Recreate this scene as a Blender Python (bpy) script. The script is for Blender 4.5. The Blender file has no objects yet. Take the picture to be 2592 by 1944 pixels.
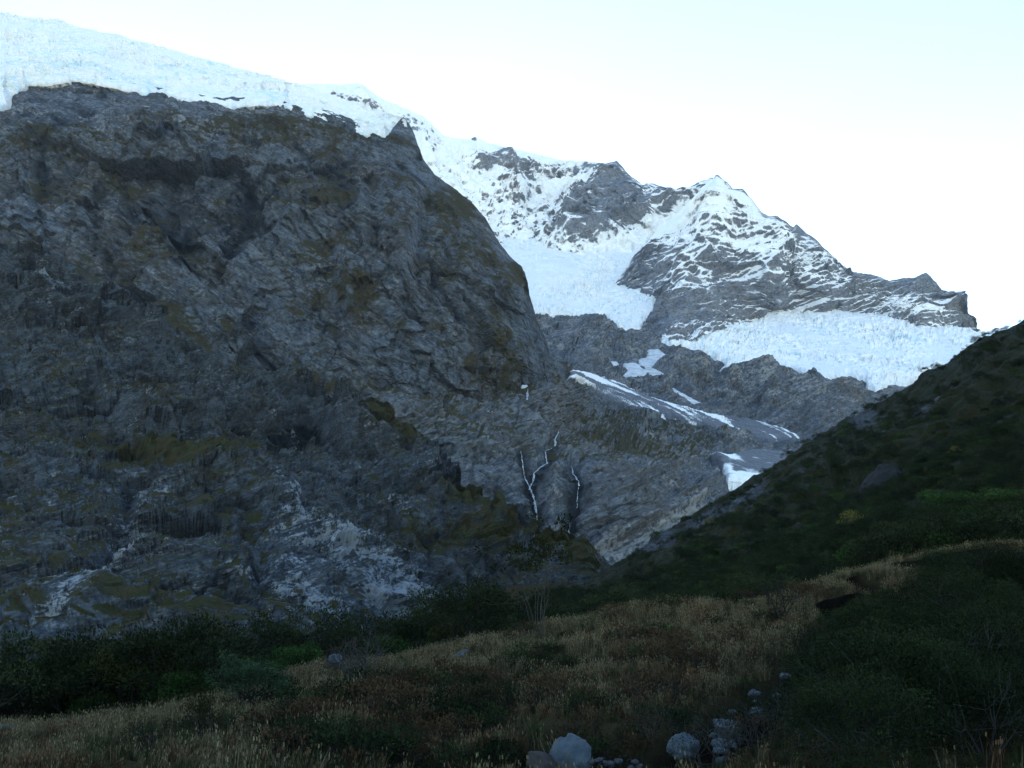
import bpy, math, random
import numpy as np

# ------------------------------------------------------------------ camera, sky, sun, exposure
SC = bpy.context.scene
COL = SC.collection
PITCH = math.radians(12.0)
HFOV = math.radians(60.0)
cam_data = bpy.data.cameras.new('camera')
cam_data.sensor_width = 36.0
cam_data.lens = 18.0 / math.tan(HFOV / 2)
cam_data.clip_start = 0.1
cam_data.clip_end = 40000.0
cam = bpy.data.objects.new('camera', cam_data)
cam.location = (0, 0, 0)
cam.rotation_euler = (math.radians(90) + PITCH, 0, 0)
COL.objects.link(cam)
SC.camera = cam

SUN_EL = math.radians(13.0)
SUN_AZ = math.radians(-9.0)          # measured from +Y towards +X
world = bpy.data.worlds.new('World')
SC.world = world
world.use_nodes = True
wn = world.node_tree
wn.nodes.clear()
sky = wn.nodes.new('ShaderNodeTexSky')
sky.sky_type = 'NISHITA'
sky.sun_disc = False
sky.sun_elevation = SUN_EL
sky.sun_rotation = SUN_AZ
sky.altitude = 900
sky.air_density = 1.0
sky.dust_density = 0.15
sky.ozone_density = 1.25
bg = wn.nodes.new('ShaderNodeBackground')
bg.inputs['Strength'].default_value = 0.15
wo = wn.nodes.new('ShaderNodeOutputWorld')
wn.links.new(sky.outputs[0], bg.inputs[0])
wn.links.new(bg.outputs[0], wo.inputs[0])

sun_data = bpy.data.lights.new('sun', 'SUN')
sun_data.energy = 2.0
sun_data.angle = math.radians(0.5)
sun_data.color = (1.0, 0.93, 0.82)
sun = bpy.data.objects.new('sun', sun_data)
sd = (math.sin(SUN_AZ) * math.cos(SUN_EL), math.cos(SUN_AZ) * math.cos(SUN_EL), math.sin(SUN_EL))
from mathutils import Vector
sun.rotation_euler = Vector(sd).to_track_quat('Z', 'Y').to_euler()
COL.objects.link(sun)

SC.view_settings.view_transform = 'Standard'
SC.view_settings.look = 'None'
SC.view_settings.exposure = 2.0
SC.view_settings.gamma = 1.0
SC.view_settings.use_curve_mapping = False
SC.render.engine = 'CYCLES'
SC.cycles.max_bounces = 5
SC.cycles.diffuse_bounces = 3
SC.cycles.transparent_max_bounces = 12
SC.cycles.volume_bounces = 0

# ------------------------------------------------------------------ small maths
F = 1296.0 / math.tan(HFOV / 2)
CP, SP = math.cos(PITCH), math.sin(PITCH)

def ray(px, py):
    cx = (np.asarray(px, float) - 1296.0) / F
    cz = -(np.asarray(py, float) - 972.0) / F
    y = CP - cz * SP
    z = SP + cz * CP
    return cx / y, z / y

def at(px, py, Y):
    rx, rz = ray(px, py)
    return np.stack([rx * Y, np.ones_like(rx) * Y, rz * Y], -1)

RS = np.random.RandomState(11)
PERM = RS.permutation(256).astype(np.int32)
PERM = np.concatenate([PERM, PERM, PERM])
GR = RS.normal(size=(256, 3)).astype(np.float32)
GR /= np.linalg.norm(GR, axis=1, keepdims=True)
RND = RS.rand(256, 3).astype(np.float32)

def perlin(p):
    sh = p.shape[:-1]
    p = p.reshape(-1, 3).astype(np.float32)
    i = np.floor(p)
    f = p - i
    i = i.astype(np.int32) & 255
    u = f * f * f * (f * (f * 6 - 15) + 10)
    out = np.zeros(len(p), np.float32)
    for dx in (0, 1):
        wx = u[:, 0] if dx else 1 - u[:, 0]
        a = PERM[(i[:, 0] + dx) & 255]
        for dy in (0, 1):
            wy = u[:, 1] if dy else 1 - u[:, 1]
            b = PERM[a + ((i[:, 1] + dy) & 255)]
            for dz in (0, 1):
                wz = u[:, 2] if dz else 1 - u[:, 2]
                g = GR[PERM[b + ((i[:, 2] + dz) & 255)]]
                out += wx * wy * wz * (g[:, 0] * (f[:, 0] - dx) + g[:, 1] * (f[:, 1] - dy) + g[:, 2] * (f[:, 2] - dz))
    return (out * 1.5).reshape(sh)

def fbm(p, o=4, g=0.5):
    s = 0; a = 1.0; n = 0
    for k in range(o):
        s = s + a * perlin(p * (2.03 ** k) + 17.3 * k); n += a; a *= g
    return s / n

def ridged(p, o=4, g=0.5):
    s = 0; a = 1.0; n = 0
    for k in range(o):
        r = 1 - np.abs(perlin(p * (2.07 ** k) + 31.7 * k)) * 1.6
        s = s + a * r; n += a; a *= g
    return s / n

def worley(p):
    sh = p.shape[:-1]
    p = p.reshape(-1, 3).astype(np.float32)
    i = np.floor(p).astype(np.int32)
    f1 = np.full(len(p), 9e9, np.float32); f2 = f1.copy(); cid = np.zeros(len(p), np.int32)
    for dx in (-1, 0, 1):
        for dy in (-1, 0, 1):
            for dz in (-1, 0, 1):
                c = i + np.array([dx, dy, dz], np.int32)
                h = PERM[PERM[PERM[c[:, 0] & 255] + (c[:, 1] & 255)] + (c[:, 2] & 255)]
                d = np.sum((c + RND[h] - p) ** 2, 1)
                m = d < f1
                f2 = np.where(m, f1, np.minimum(f2, d))
                cid = np.where(m, h, cid)
                f1 = np.where(m, d, f1)
    return np.sqrt(f1).reshape(sh), np.sqrt(f2).reshape(sh), RND[cid].reshape(sh + (3,))

def facet(p, warp=0.0, tilt=1.0):
    """fractured rock: every cell is a plane of its own tilt, with steps between cells"""
    sh = p.shape[:-1]
    if warp: p = p + warp * np.stack([fbm(p * 1.7, 2), fbm(p * 1.7 + 40, 2), fbm(p * 1.7 + 80, 2)], -1)
    p = p.reshape(-1, 3).astype(np.float32)
    i = np.floor(p).astype(np.int32)
    f1 = np.full(len(p), 9e9, np.float32); out = np.zeros(len(p), np.float32)
    for dx in (-1, 0, 1):
        for dy in (-1, 0, 1):
            for dz in (-1, 0, 1):
                c = i + np.array([dx, dy, dz], np.int32)
                h = PERM[PERM[PERM[c[:, 0] & 255] + (c[:, 1] & 255)] + (c[:, 2] & 255)]
                v = p - (c + RND[h]); d = np.sum(v * v, 1)
                m = d < f1
                r = (RND[(h + 57) & 255] - 0.5) * 2
                out = np.where(m, np.sum(v * r, 1) * tilt + r[:, 0] * 0.35, out)
                f1 = np.where(m, d, f1)
    return out.reshape(sh)

def sstep(a, b, x):
    t = np.clip((x - a) / (b - a), 0, 1)
    return t * t * (3 - 2 * t)

class TPS:
    def __init__(self, pts, vals, sc=1000.0, smooth=1e-4):
        self.P = np.array(pts, float) / sc; self.sc = sc
        n = len(self.P)
        K = self.U(self.P, self.P) + np.eye(n) * smooth
        Q = np.hstack([np.ones((n, 1)), self.P])
        A = np.zeros((n + 3, n + 3)); A[:n, :n] = K; A[:n, n:] = Q; A[n:, :n] = Q.T
        self.w = np.linalg.solve(A, np.concatenate([np.array(vals, float), np.zeros(3)]))
    @staticmethod
    def U(a, b):
        r2 = ((a[:, None, 0] - b[None, :, 0]) ** 2 + (a[:, None, 1] - b[None, :, 1]) ** 2)
        return 0.5 * r2 * np.log(r2 + 1e-12)
    def __call__(self, x, y):
        sh = np.broadcast(x, y).shape
        q = np.stack([np.broadcast_to(x, sh).ravel(), np.broadcast_to(y, sh).ravel()], -1) / self.sc
        n = len(self.P); out = np.empty(len(q))
        for s in range(0, len(q), 40000):
            e = q[s:s + 40000]
            out[s:s + 40000] = self.U(e, self.P) @ self.w[:n] + self.w[n] + e @ self.w[n + 1:]
        return out.reshape(sh)

def depth_fn(ctrl):
    t = TPS([(c[0], c[1]) for c in ctrl], [math.log(c[2]) for c in ctrl])
    return lambda px, py: np.exp(t(px, py))

def seg_dist(px, py, line):
    """distance to a polyline and signed side (positive above / left of travel direction)"""
    d = np.full(px.shape, 1e9); side = np.zeros(px.shape)
    for (x0, y0), (x1, y1) in zip(line[:-1], line[1:]):
        vx, vy = x1 - x0, y1 - y0
        t = np.clip(((px - x0) * vx + (py - y0) * vy) / (vx * vx + vy * vy + 1e-9), 0, 1)
        ex, ey = px - (x0 + t * vx), py - (y0 + t * vy)
        q = np.hypot(ex, ey)
        m = q < d
        d = np.where(m, q, d)
        side = np.where(m, np.sign(vy * ex - vx * ey), side)
    return d, side

def poly_sd(px, py, poly):
    """signed distance, positive inside"""
    line = list(poly) + [poly[0]]
    d, _ = seg_dist(px, py, line)
    ins = np.zeros(px.shape, bool)
    for (x0, y0), (x1, y1) in zip(line[:-1], line[1:]):
        if y0 == y1: continue
        c = ((y0 > py) != (y1 > py)) & (px < (x1 - x0) * (py - y0) / (y1 - y0) + x0)
        ins ^= c
    return np.where(ins, d, -d)

def feats(px, py, fl, wob=None):
    h = np.zeros(px.shape)
    for mode, line, w, amp in fl:
        xs = [q[0] for q in line]; ys = [q[1] for q in line]
        m = (px > min(xs) - 4 * w) & (px < max(xs) + 4 * w) & (py > min(ys) - 4 * w) & (py < max(ys) + 4 * w)
        if not m.any(): continue
        qx, qy = px[m], py[m]
        if wob is not None:
            qx = qx + wob[m] * w * 0.7; qy = qy + wob[m] * w * 0.5
        d, s = seg_dist(qx, qy, line)
        if mode == 'ridge': v = np.exp(-d / w) * amp * 1.3
        elif mode == 'gully': v = -np.exp(-(d / (1.1 * w)) ** 2) * amp * 0.8
        elif mode == 'bump': v = np.exp(-(d / w) ** 2) * amp
        else:                       # 'step': pushed out on the upper side, cut in on the lower
            v = 0.75 * amp * np.exp(-d / w) * np.tanh(s * d / (0.35 * w))
        h[m] += v
    return h

def grid_normals(P):
    a = np.gradient(P, axis=1); b = np.gradient(P, axis=0)
    n = np.cross(a, b)
    n /= np.linalg.norm(n, axis=-1, keepdims=True) + 1e-12
    flip = np.sum(n * P, -1) > 0              # outward = towards the viewer side of the valley
    n[flip] *= -1
    return n

def mesh_from_grid(name, P, mat, attrs=None, keep=None, kind='structure', smooth=True):
    ny, nx = P.shape[:2]
    idx = np.arange(ny * nx).reshape(ny, nx)
    q = np.stack([idx[:-1, :-1], idx[:-1, 1:], idx[1:, 1:], idx[1:, :-1]], -1).reshape(-1, 4)
    V = P.reshape(-1, 3)
    if keep is not None:
        k = keep.reshape(-1)
        q = q[k[q].any(1)]
        used = np.zeros(len(V), bool); used[q] = True
        mp = np.cumsum(used) - 1
        q = mp[q]; V = V[used]
        if attrs: attrs = {a: v.reshape(-1)[used] for a, v in attrs.items()}
    me = raw_mesh(name, V, q, mat, attrs, smooth)
    ob = bpy.data.objects.new(name, me)
    COL.objects.link(ob)
    if kind: ob['kind'] = kind
    return ob

def raw_mesh(name, V, faces, mat, attrs=None, smooth=True, mat_idx=None):
    """faces: array (n, k) of one polygon size"""
    me = bpy.data.meshes.new(name)
    V = np.asarray(V, np.float32); faces = np.asarray(faces, np.int32)
    n, k = faces.shape
    me.vertices.add(len(V)); me.vertices.foreach_set('co', V.ravel())
    me.loops.add(n * k); me.loops.foreach_set('vertex_index', faces.ravel())
    me.polygons.add(n)
    me.polygons.foreach_set('loop_start', np.arange(0, n * k, k, dtype=np.int32))
    me.polygons.foreach_set('loop_total', np.full(n, k, np.int32))
    me.polygons.foreach_set('use_smooth', np.full(n, smooth, bool))
    if attrs:
        for a, v in attrs.items():
            t = me.attributes.new(a, 'FLOAT', 'POINT')
            t.data.foreach_set('value', np.asarray(v, np.float32).ravel())
    for m in (mat if isinstance(mat, (list, tuple)) else [mat]): me.materials.append(m)
    if mat_idx is not None: me.polygons.foreach_set('material_index', np.asarray(mat_idx, np.int32))
    me.update(calc_edges=True)
    return me

def lerp_line(pts, x):
    return np.interp(x, [p[0] for p in pts], [p[1] for p in pts])

# ------------------------------------------------------------------ materials
def new_mat(name):
    m = bpy.data.materials.new(name); m.use_nodes = True
    nt = m.node_tree; nt.nodes.clear()
    out = nt.nodes.new('ShaderNodeOutputMaterial')
    b = nt.nodes.new('ShaderNodeBsdfPrincipled')
    nt.links.new(b.outputs[0], out.inputs[0])
    return m, nt, b

class NB:
    def __init__(self, nt): self.nt = nt
    def n(self, t, **kw):
        o = self.nt.nodes.new(t)
        for k, v in kw.items(): setattr(o, k, v)
        return o
    def link(self, a, b): self.nt.links.new(a, b)
    def coord(self, scale=(1, 1, 1), rot=(0, 0, 0)):
        tc = self.n('ShaderNodeTexCoord'); mp = self.n('ShaderNodeMapping', vector_type='TEXTURE')
        mp.inputs['Scale'].default_value = tuple(1.0 / v for v in scale); mp.inputs['Rotation'].default_value = rot
        self.link(tc.outputs['Object'], mp.inputs[0]); return mp.outputs[0]
    def noise(self, vec, scale, detail=4, rough=0.6, dist=0.0):
        o = self.n('ShaderNodeTexNoise')
        o.inputs['Scale'].default_value = scale; o.inputs['Detail'].default_value = detail
        o.inputs['Roughness'].default_value = rough; o.inputs['Distortion'].default_value = dist
        self.link(vec, o.inputs['Vector']); return o.outputs['Fac']
    def ramp(self, v, pts):
        o = self.n('ShaderNodeValToRGB'); e = o.color_ramp.elements
        while len(e) < len(pts): e.new(0.5)
        for k, (p, c) in enumerate(pts):
            e[k].position = p
            e[k].color = (c, c, c, 1) if np.isscalar(c) else tuple(c) + (1,)
        self.link(v, o.inputs[0]); return o.outputs[0]
    def mix(self, f, a, b, blend='MIX'):
        o = self.n('ShaderNodeMix', data_type='RGBA', blend_type=blend)
        for s, v in ((0, f), (6, a), (7, b)):
            if hasattr(v, 'links') or hasattr(v, 'is_linked'): self.link(v, o.inputs[s])
            elif s == 0: o.inputs[0].default_value = v
            else: o.inputs[s].default_value = tuple(v) + (1,)
        return o.outputs[2]
    def math(self, op, a, b=None, clamp=False):
        o = self.n('ShaderNodeMath', operation=op, use_clamp=clamp)
        for s, v in ((0, a), (1, b)):
            if v is None: continue
            if hasattr(v, 'is_linked'): self.link(v, o.inputs[s])
            else: o.inputs[s].default_value = v
        return o.outputs[0]
    def attr(self, name):
        o = self.n('ShaderNodeAttribute', attribute_name=name); return o.outputs['Fac']
    def bump(self, h, dist, strength=1.0):
        o = self.n('ShaderNodeBump'); o.inputs['Strength'].default_value = strength
        o.inputs['Distance'].default_value = dist
        self.link(h, o.inputs['Height']); return o.outputs[0]

def noisy_mask(b, attr, noise, amp=1.0, soft=0.16):
    """attribute 0..1 broken up by a noise; soft threshold at .5"""
    v = b.math('ADD', b.attr(attr), b.math('MULTIPLY', b.math('SUBTRACT', noise, 0.5), amp))
    return b.ramp(v, [(0.5 - soft, 0.0), (0.5 + soft, 1.0)])

def rock_material(name, s, g1, g2, brown, vegc, palec, unit, bumpd, strata=(0.05, -0.3, 0), snowc=(0.93, 0.93, 0.91), dry=(0.045, 0.034, 0.017)):
    """unit: metres covered by about one render pixel"""
    m, nt, p = new_mat(name); b = NB(nt)
    c0 = b.coord()
    cs = b.coord(scale=(0.28, 0.28, 1.8), rot=strata)
    big = b.noise(c0, 0.012 / unit, 4)
    mid = b.noise(c0, 0.05 / unit, 5, 0.65)
    st = b.noise(cs, 0.10 / unit, 6, 0.7, 0.6)
    fine = b.noise(c0, 0.25 / unit, 4, 0.7)
    rock = b.mix(b.ramp(st, [(0.38, 0.0), (0.62, 1.0)]), g1, g2)
    rock = b.mix(b.ramp(b.math('ADD', b.math('MULTIPLY', big, 0.6), b.math('MULTIPLY', mid, 0.4)), [(0.46, 0.0), (0.60, 0.7)]), rock, brown)
    rock = b.mix(b.ramp(fine, [(0.36, 0.75), (0.52, 0.0)]), rock, tuple(v * 0.35 for v in g1))
    fl2 = b.noise(cs, 0.5 / unit, 3, .7)
    rock = b.mix(b.ramp(fl2, [(0.54, 0.0), (0.68, 0.7)]), rock, tuple(v * 1.5 for v in g2))
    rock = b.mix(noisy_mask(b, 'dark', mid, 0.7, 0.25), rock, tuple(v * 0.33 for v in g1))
    rock = b.mix(noisy_mask(b, 'pale', b.math('ADD', b.math('MULTIPLY', st, .5), b.math('MULTIPLY', fine, .5)), 3.4, 0.10), rock, palec)
    vv = b.mix(fine, tuple(v * 0.55 for v in vegc), tuple(v * 1.5 for v in vegc))
    vv = b.mix(b.ramp(mid, [(0.4, 0), (0.6, 1)]), vv, b.mix(0.6, vv, dry))
    rock = b.mix(noisy_mask(b, 'veg', b.math('ADD', b.math('MULTIPLY', mid, .5), b.math('MULTIPLY', st, .5)), 2.0, 0.12), rock, vv)
    sn = noisy_mask(b, 'snow', b.math('ADD', b.math('MULTIPLY', st, 0.55), b.math('MULTIPLY', fine, 0.45)), 1.3, 0.13)
    colr = b.mix(sn, rock, snowc)
    b.link(colr, p.inputs['Base Color'])
    p.inputs['Roughness'].default_value = 0.85
    p.inputs['Specular IOR Level'].default_value = 0.08
    hh = b.math('ADD', b.math('MULTIPLY', st, 0.6), b.math('MULTIPLY', fine, 0.5))
    b.link(b.bump(hh, bumpd, 1.0), p.inputs['Normal'])
    return m

def ice_material(name, unit, dirt=0.25):
    m, nt, p = new_mat(name); b = NB(nt)
    c0 = b.coord(); cs = b.coord(scale=(0.6, 0.6, 1.6), rot=(0.2, 0.1, 0.3))
    fine = b.noise(cs, 0.16 / unit, 5, 0.7)
    big = b.noise(c0, 0.02 / unit, 4, 0.6)
    c = b.mix(b.ramp(b.math('ADD', b.attr('blue'), b.math('MULTIPLY', b.math('SUBTRACT', fine, 0.5), 1.6)), [(0.35, 0), (0.95, 1)]), (0.95, 0.95, 0.92), (0.58, 0.80, 0.86))
    c = b.mix(b.math('MULTIPLY', b.ramp(b.math('MULTIPLY', big, fine), [(0.29, 0), (0.42, 1)]), dirt), c, (0.45, 0.42, 0.38))
    c = b.mix(noisy_mask(b, 'debris', fine, 1.0, 0.12), c, (0.075, 0.08, 0.09))
    b.link(c, p.inputs['Base Color'])
    p.inputs['Roughness'].default_value = 0.6
    b.link(b.bump(fine, unit * 4.0, 1.0), p.inputs['Normal'])
    return m

M = {}
M['cliff'] = rock_material('cliff_schist', 1, (0.048, 0.060, 0.076), (0.132, 0.150, 0.172), (0.060, 0.050, 0.036), (0.036, 0.034, 0.015), (0.20, 0.205, 0.21), 1.1, 4.0, (0.1, 0.5, 0))
M['spur'] = rock_material('spur_schist', 1, (0.032, 0.040, 0.049), (0.088, 0.103, 0.118), (0.030, 0.028, 0.020), (0.026, 0.029, 0.010), (0.205, 0.23, 0.25), 0.5, 2.0, (0.05, -0.36, 0))
M['slab'] = rock_material('slab_schist', 1, (0.062, 0.075, 0.090), (0.140, 0.153, 0.168), (0.095, 0.082, 0.068), (0.042, 0.042, 0.02), (0.23, 0.23, 0.22), 1.4, 3.6, (0.05, -0.46, 0))
M['peak'] = rock_material('peak_schist', 1, (0.11, 0.125, 0.145), (0.25, 0.265, 0.29), (0.18, 0.175, 0.175), (0.08, 0.08, 0.05), (0.3, 0.3, 0.3), 1.9, 7.0)
M['hill'] = rock_material('hill_soil', 1, (0.042, 0.048, 0.055), (0.07, 0.076, 0.085), (0.020, 0.019, 0.012), (0.012, 0.016, 0.006), (0.09, 0.1, 0.11), 0.25, 0.6, dry=(0.026, 0.022, 0.011))
M['ice'] = ice_material('glacier_ice', 2.6)
M['ice_top'] = ice_material('icefield_ice', 1.5, 0.15)

# ------------------------------------------------------------------ landform sheets
class Sheet:
    def __init__(self, name, x0, x1, nx, ny, crest, base, ctrl, fl=(), noise=None, attr=None, mat=None, jag=3.0, back=(60, 300), damp=None, seed=0.0, tpow=1.0, edgew=0.03, flat=False):
        self.name = name; self.D = depth_fn(ctrl)
        px1 = np.linspace(x0, x1, nx)
        cr = lerp_line(crest, px1); ba = lerp_line(base, px1)
        if jag:
            jp = np.stack([px1 / 30.0, np.full(nx, seed), np.zeros(nx)], -1)
            cr = cr + jag * fbm(jp, 4, 0.65) * 1.6
        t = np.linspace(0, 1, ny)[:, None] ** tpow
        PX = np.broadcast_to(px1, (ny, nx)).copy()
        PY = ba + (np.minimum(cr, ba - 6) - ba) * t
        Y = self.D(PX, PY)
        P = at(PX, PY, Y)
        N = grid_normals(P)
        wob = fbm(P / (0.04 * float(np.median(Y))) + seed, 3)
        h = feats(PX, PY, fl, wob)
        self.fh = h
        if noise is not None: h = h + noise(P, PX, PY, N)
        if damp is not None:
            k = damp(PX, PY); h = h * (1 - k) - 3.0 * k
        for ax in (1,):
            hp = np.pad(h, [(1, 1) if a == ax else (0, 0) for a in (0, 1)], mode='edge')
            h = .13 * np.take(hp, range(0, h.shape[ax]), ax) + .74 * h + .13 * np.take(hp, range(2, h.shape[ax] + 2), ax)
        edge = np.clip((1 - t) / edgew, 0.06, 1)          # keep the skyline where it stands
        h = h * edge
        V = -P / np.linalg.norm(P, axis=-1, keepdims=True)
        W = N + 0.6 * V; W /= np.linalg.norm(W, axis=-1, keepdims=True)
        P2 = P + W * h[..., None]
        # the far side of the crest falls away behind
        rows = []
        top = P2[-1]
        for k in range(1, 8):
            s = k / 7.0
            rows.append(top + np.stack([0 * px1, np.full(nx, back[0] * s ** 1.2), np.full(nx, -back[1] * s ** 2.0)], -1))
        P3 = np.concatenate([P2, np.stack(rows)], 0)
        N2 = grid_normals(P2)
        self.attrs = {a: np.zeros((ny + 7, nx), np.float32) for a in ('snow', 'veg', 'pale', 'dark')}
        if attr is not None:
            for a, v in attr(P2, PX, PY, N2, h).items():
                self.attrs[a][:ny] = v; self.attrs[a][ny:] = v[-1]
        self.ob = mesh_from_grid(name, P3, mat, self.attrs, smooth=flat)
        self.PX, self.PY, self.P = PX, PY, P2

def blobs(px, py, L):
    v = np.zeros(px.shape)
    for (x, y, rx, ry, ang, a) in L:
        c, s = math.cos(math.radians(ang)), math.sin(math.radians(ang))
        dx, dy = px - x, py - y
        u = (dx * c + dy * s) / rx; w = (-dx * s + dy * c) / ry
        v += a * np.exp(-(u * u + w * w))
    return v

def strata(P, direction, period, warp=0.0, wp=60.0):
    """sawtooth ledges along dipping beds: 0..1"""
    d = np.array(direction, float); d /= np.linalg.norm(d)
    s = P @ d / period
    if warp: s = s + warp * fbm(P / wp, 3)
    f = s - np.floor(s)
    k = np.floor(s)
    amp = 0.35 + 0.65 * np.mod(np.sin(k * 12.9898) * 43758.5453, 1.0)
    return np.where(f < 0.8, f / 0.8, (1 - f) / 0.2) * amp

# --- left buttress (the tall cliff)
L1_skin = [(-150, 215), (0, 225), (40, 205), (110, 190), (180, 180), (260, 195), (345, 212), (470, 235), (560, 248), (700, 242), (760, 262), (860, 290), (930, 320), (965, 340), (985, 335), (1005, 312), (1022, 295), (1035, 312), (1047, 335), (1060, 375), (1070, 402), (1100, 440), (1140, 470), (1180, 502), (1215, 560), (1250, 615), (1290, 672), (1312, 692), (1340, 782), (1365, 832), (1380, 882), (1405, 905), (1440, 938), (1470, 975)]
L1_ctrl = [(-150, 800, 860), (300, 900, 870), (600, 1000, 890), (1000, 1050, 950), (1150, 1100, 1060), (1150, 1000, 990), (1300, 985, 1055), (1300, 1080, 1130), (1470, 1000, 1230),
           (0, 450, 960), (300, 560, 960), (600, 600, 985), (900, 600, 1010), (1100, 650, 1030), (1250, 800, 1065),
           (0, 270, 1090), (300, 250, 1130), (300, 350, 1035), (0, 350, 1000), (600, 300, 1120), (600, 400, 1040), (900, 340, 1170), (900, 450, 1070),
           (1022, 300, 1230), (1050, 450, 1130), (1180, 505, 1210), (1300, 690, 1190), (1400, 900, 1190), (960, 800, 960), (700, 850, 930), (400, 750, 910), (150, 620, 920)]
L1_f = [('gully', [(440, 440), (430, 520), (460, 600)], 26, 22), ('gully', [(250, 480), (240, 560), (240, 640)], 20, 12),
        ('gully', [(105, 360), (105, 480), (95, 600)], 16, 12), ('gully', [(650, 480), (650, 580), (590, 640), (560, 700)], 24, 26),
        ('ridge', [(790, 480), (700, 590), (560, 700), (520, 780)], 34, 20), ('gully', [(680, 575), (760, 510), (800, 480)], 12, 16),
        ('ridge', [(350, 330), (430, 370), (480, 400)], 26, 16), ('step', [(330, 400), (420, 330), (560, 370), (700, 320), (820, 380), (1050, 400)], 40, 14),
        ('gully', [(940, 450), (955, 560), (945, 620)], 16, 14), ('ridge', [(1010, 480), (1020, 620), (1010, 740)], 26, 14),
        ('gully', [(1110, 460), (1080, 520), (1060, 620), (1050, 700)], 16, 14), ('gully', [(1150, 620), (1130, 680), (1095, 720)], 18, 18),
        ('ridge', [(1290, 690), (1330, 800), (1370, 900)], 24, 8), ('gully', [(800, 760), (760, 840), (720, 910)], 6, 6),
        ('ridge', [(870, 640), (880, 740), (900, 830)], 30, 14), ('gully', [(830, 620), (840, 740), (860, 840)], 18, 10),
        ('step', [(150, 610), (300, 650), (420, 760), (560, 830)], 30, 9), ('gully', [(280, 650), (330, 600), (350, 520)], 16, 14),
        ('gully', [(520, 700), (570, 760), (600, 840)], 18, 12), ('ridge', [(600, 720), (660, 800), (700, 880)], 22, 9),
        ('step', [(860, 930), (1000, 905), (1150, 930), (1300, 940)], 26, 8), ('ridge', [(1185, 520), (1240, 640), (1290, 760), (1330, 880)], 40, 10)]
ROT2 = np.array([[0.9, 0.1, 0.42], [-0.1, 0.99, 0.0], [-0.4, -0.1, 0.9]])
ROT1 = np.array([[0.86, 0.1, 0.5], [-0.2, 0.97, 0.1], [-0.48, -0.2, 0.85]])
def crack(p, w=0.06):
    a, b_, _ = worley(p); return -np.clip(1 - (b_ - a) / w, 0, 1)
def L1_noise(P, px, py, N):
    q = P * np.array([1, 1, 0.6]); Q = P @ ROT1.T
    rough = sstep(230, 400, py)
    h = 30 * (ridged(q / 170.0 + 3.1, 3, 0.5) - 0.62)
    h += 34 * facet(Q * np.array([1, 1, 0.6]) / 190.0, .25) + 22 * facet(Q * np.array([1, 1, 0.45]) / 75.0, .35)
    h += 12 * facet(Q * np.array([1, 1, 0.45]) / 36.0, .3)
    h += 6.5 * facet(Q * np.array([1, 1, 0.5]) / 17.0, .3)
    h += 2.8 * facet(P * np.array([1, 1, 0.7]) / 8.0, .3)
    h += 5 * crack(Q * np.array([1, 1, .35]) / 40.0) + 3 * crack(P @ ROT2.T * np.array([.6, 1, 1]) / 22.0, .1)
    h += 5 * strata(P, (0.35, 0.1, 0.9), 24, 1.6, 60.0)
    dsk, _ = seg_dist(px, py, [q for q in L1_skin if q[0] > 1000])
    return 0.66 * h * (0.4 + 0.6 * rough) * (.22 + .78 * sstep(4, 110, dsk))
def L1_attr(P, px, py, N, h):
    n1 = fbm(P / 90.0 + 5.0, 4)
    veg = 0.17 + 0.45 * sstep(0.2, 0.7, N[..., 2]) + 0.9 * n1 + 0.4 * fbm(P / 25.0 + 1, 3)
    veg += blobs(px, py, [(420, 470, 120, 70, 0, .25), (330, 620, 90, 60, 0, .2), (200, 420, 150, 60, 0, .22), (1250, 800, 60, 160, 25, .25), (1130, 560, 60, 80, 30, .2), (1340, 830, 40, 110, 20, .3)])
    veg *= sstep(240, 330, py) * 0.95
    pale = 0.05 + 0.45 * fbm(P / 60.0 + 9, 3) + 0.22 * sstep(420, 330, py) + blobs(px, py, [(480, 350, 60, 30, 0, .3), (60, 560, 70, 30, 0, .3), (800, 700, 60, 60, 0, .15), (480, 520, 60, 40, 0, .2), (930, 760, 80, 60, 0, .2), (640, 290, 120, 20, 0, .15)])
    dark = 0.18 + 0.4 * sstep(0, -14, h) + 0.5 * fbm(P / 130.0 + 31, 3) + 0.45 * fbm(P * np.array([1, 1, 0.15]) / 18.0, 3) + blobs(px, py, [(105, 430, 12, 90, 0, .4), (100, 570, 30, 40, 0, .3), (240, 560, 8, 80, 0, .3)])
    return {'veg': veg, 'pale': pale, 'dark': dark}
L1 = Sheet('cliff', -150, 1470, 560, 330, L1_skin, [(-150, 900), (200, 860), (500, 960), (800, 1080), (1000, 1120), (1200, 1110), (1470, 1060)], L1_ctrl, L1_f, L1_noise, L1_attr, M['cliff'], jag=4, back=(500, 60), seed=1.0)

# --- icefield above the cliff
ice_edge = [(-150, 300), (0, 272), (16, 262), (26, 240), (50, 222), (70, 212), (110, 213), (150, 208), (180, 202), (230, 207), (290, 220), (345, 232), (360, 240), (400, 238), (470, 253), (520, 258), (560, 268), (590, 270), (640, 262), (690, 263), (720, 268), (770, 287), (830, 305), (860, 316), (900, 328), (930, 344), (975, 350), (1010, 322), (1030, 318)]
icetop = [(-150, 0), (0, 30), (60, 48), (150, 57), (250, 88), (300, 97), (400, 122), (450, 137), (560, 167), (640, 190), (690, 203), (760, 228), (820, 248), (870, 264), (950, 286), (1005, 305), (1030, 312)]
ctrlG1 = [(x, y, float(L1.D(np.array([x]), np.array([y]))[0]) - 14) for x, y in ice_edge[::2]] + [(-150, 130, 1400), (0, 110, 1400), (0, 28, 1750), (300, 160, 1380), (300, 95, 1560), (600, 225, 1330), (600, 178, 1480), (900, 300, 1290), (900, 272, 1380), (-150, 0, 1850)]
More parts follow.
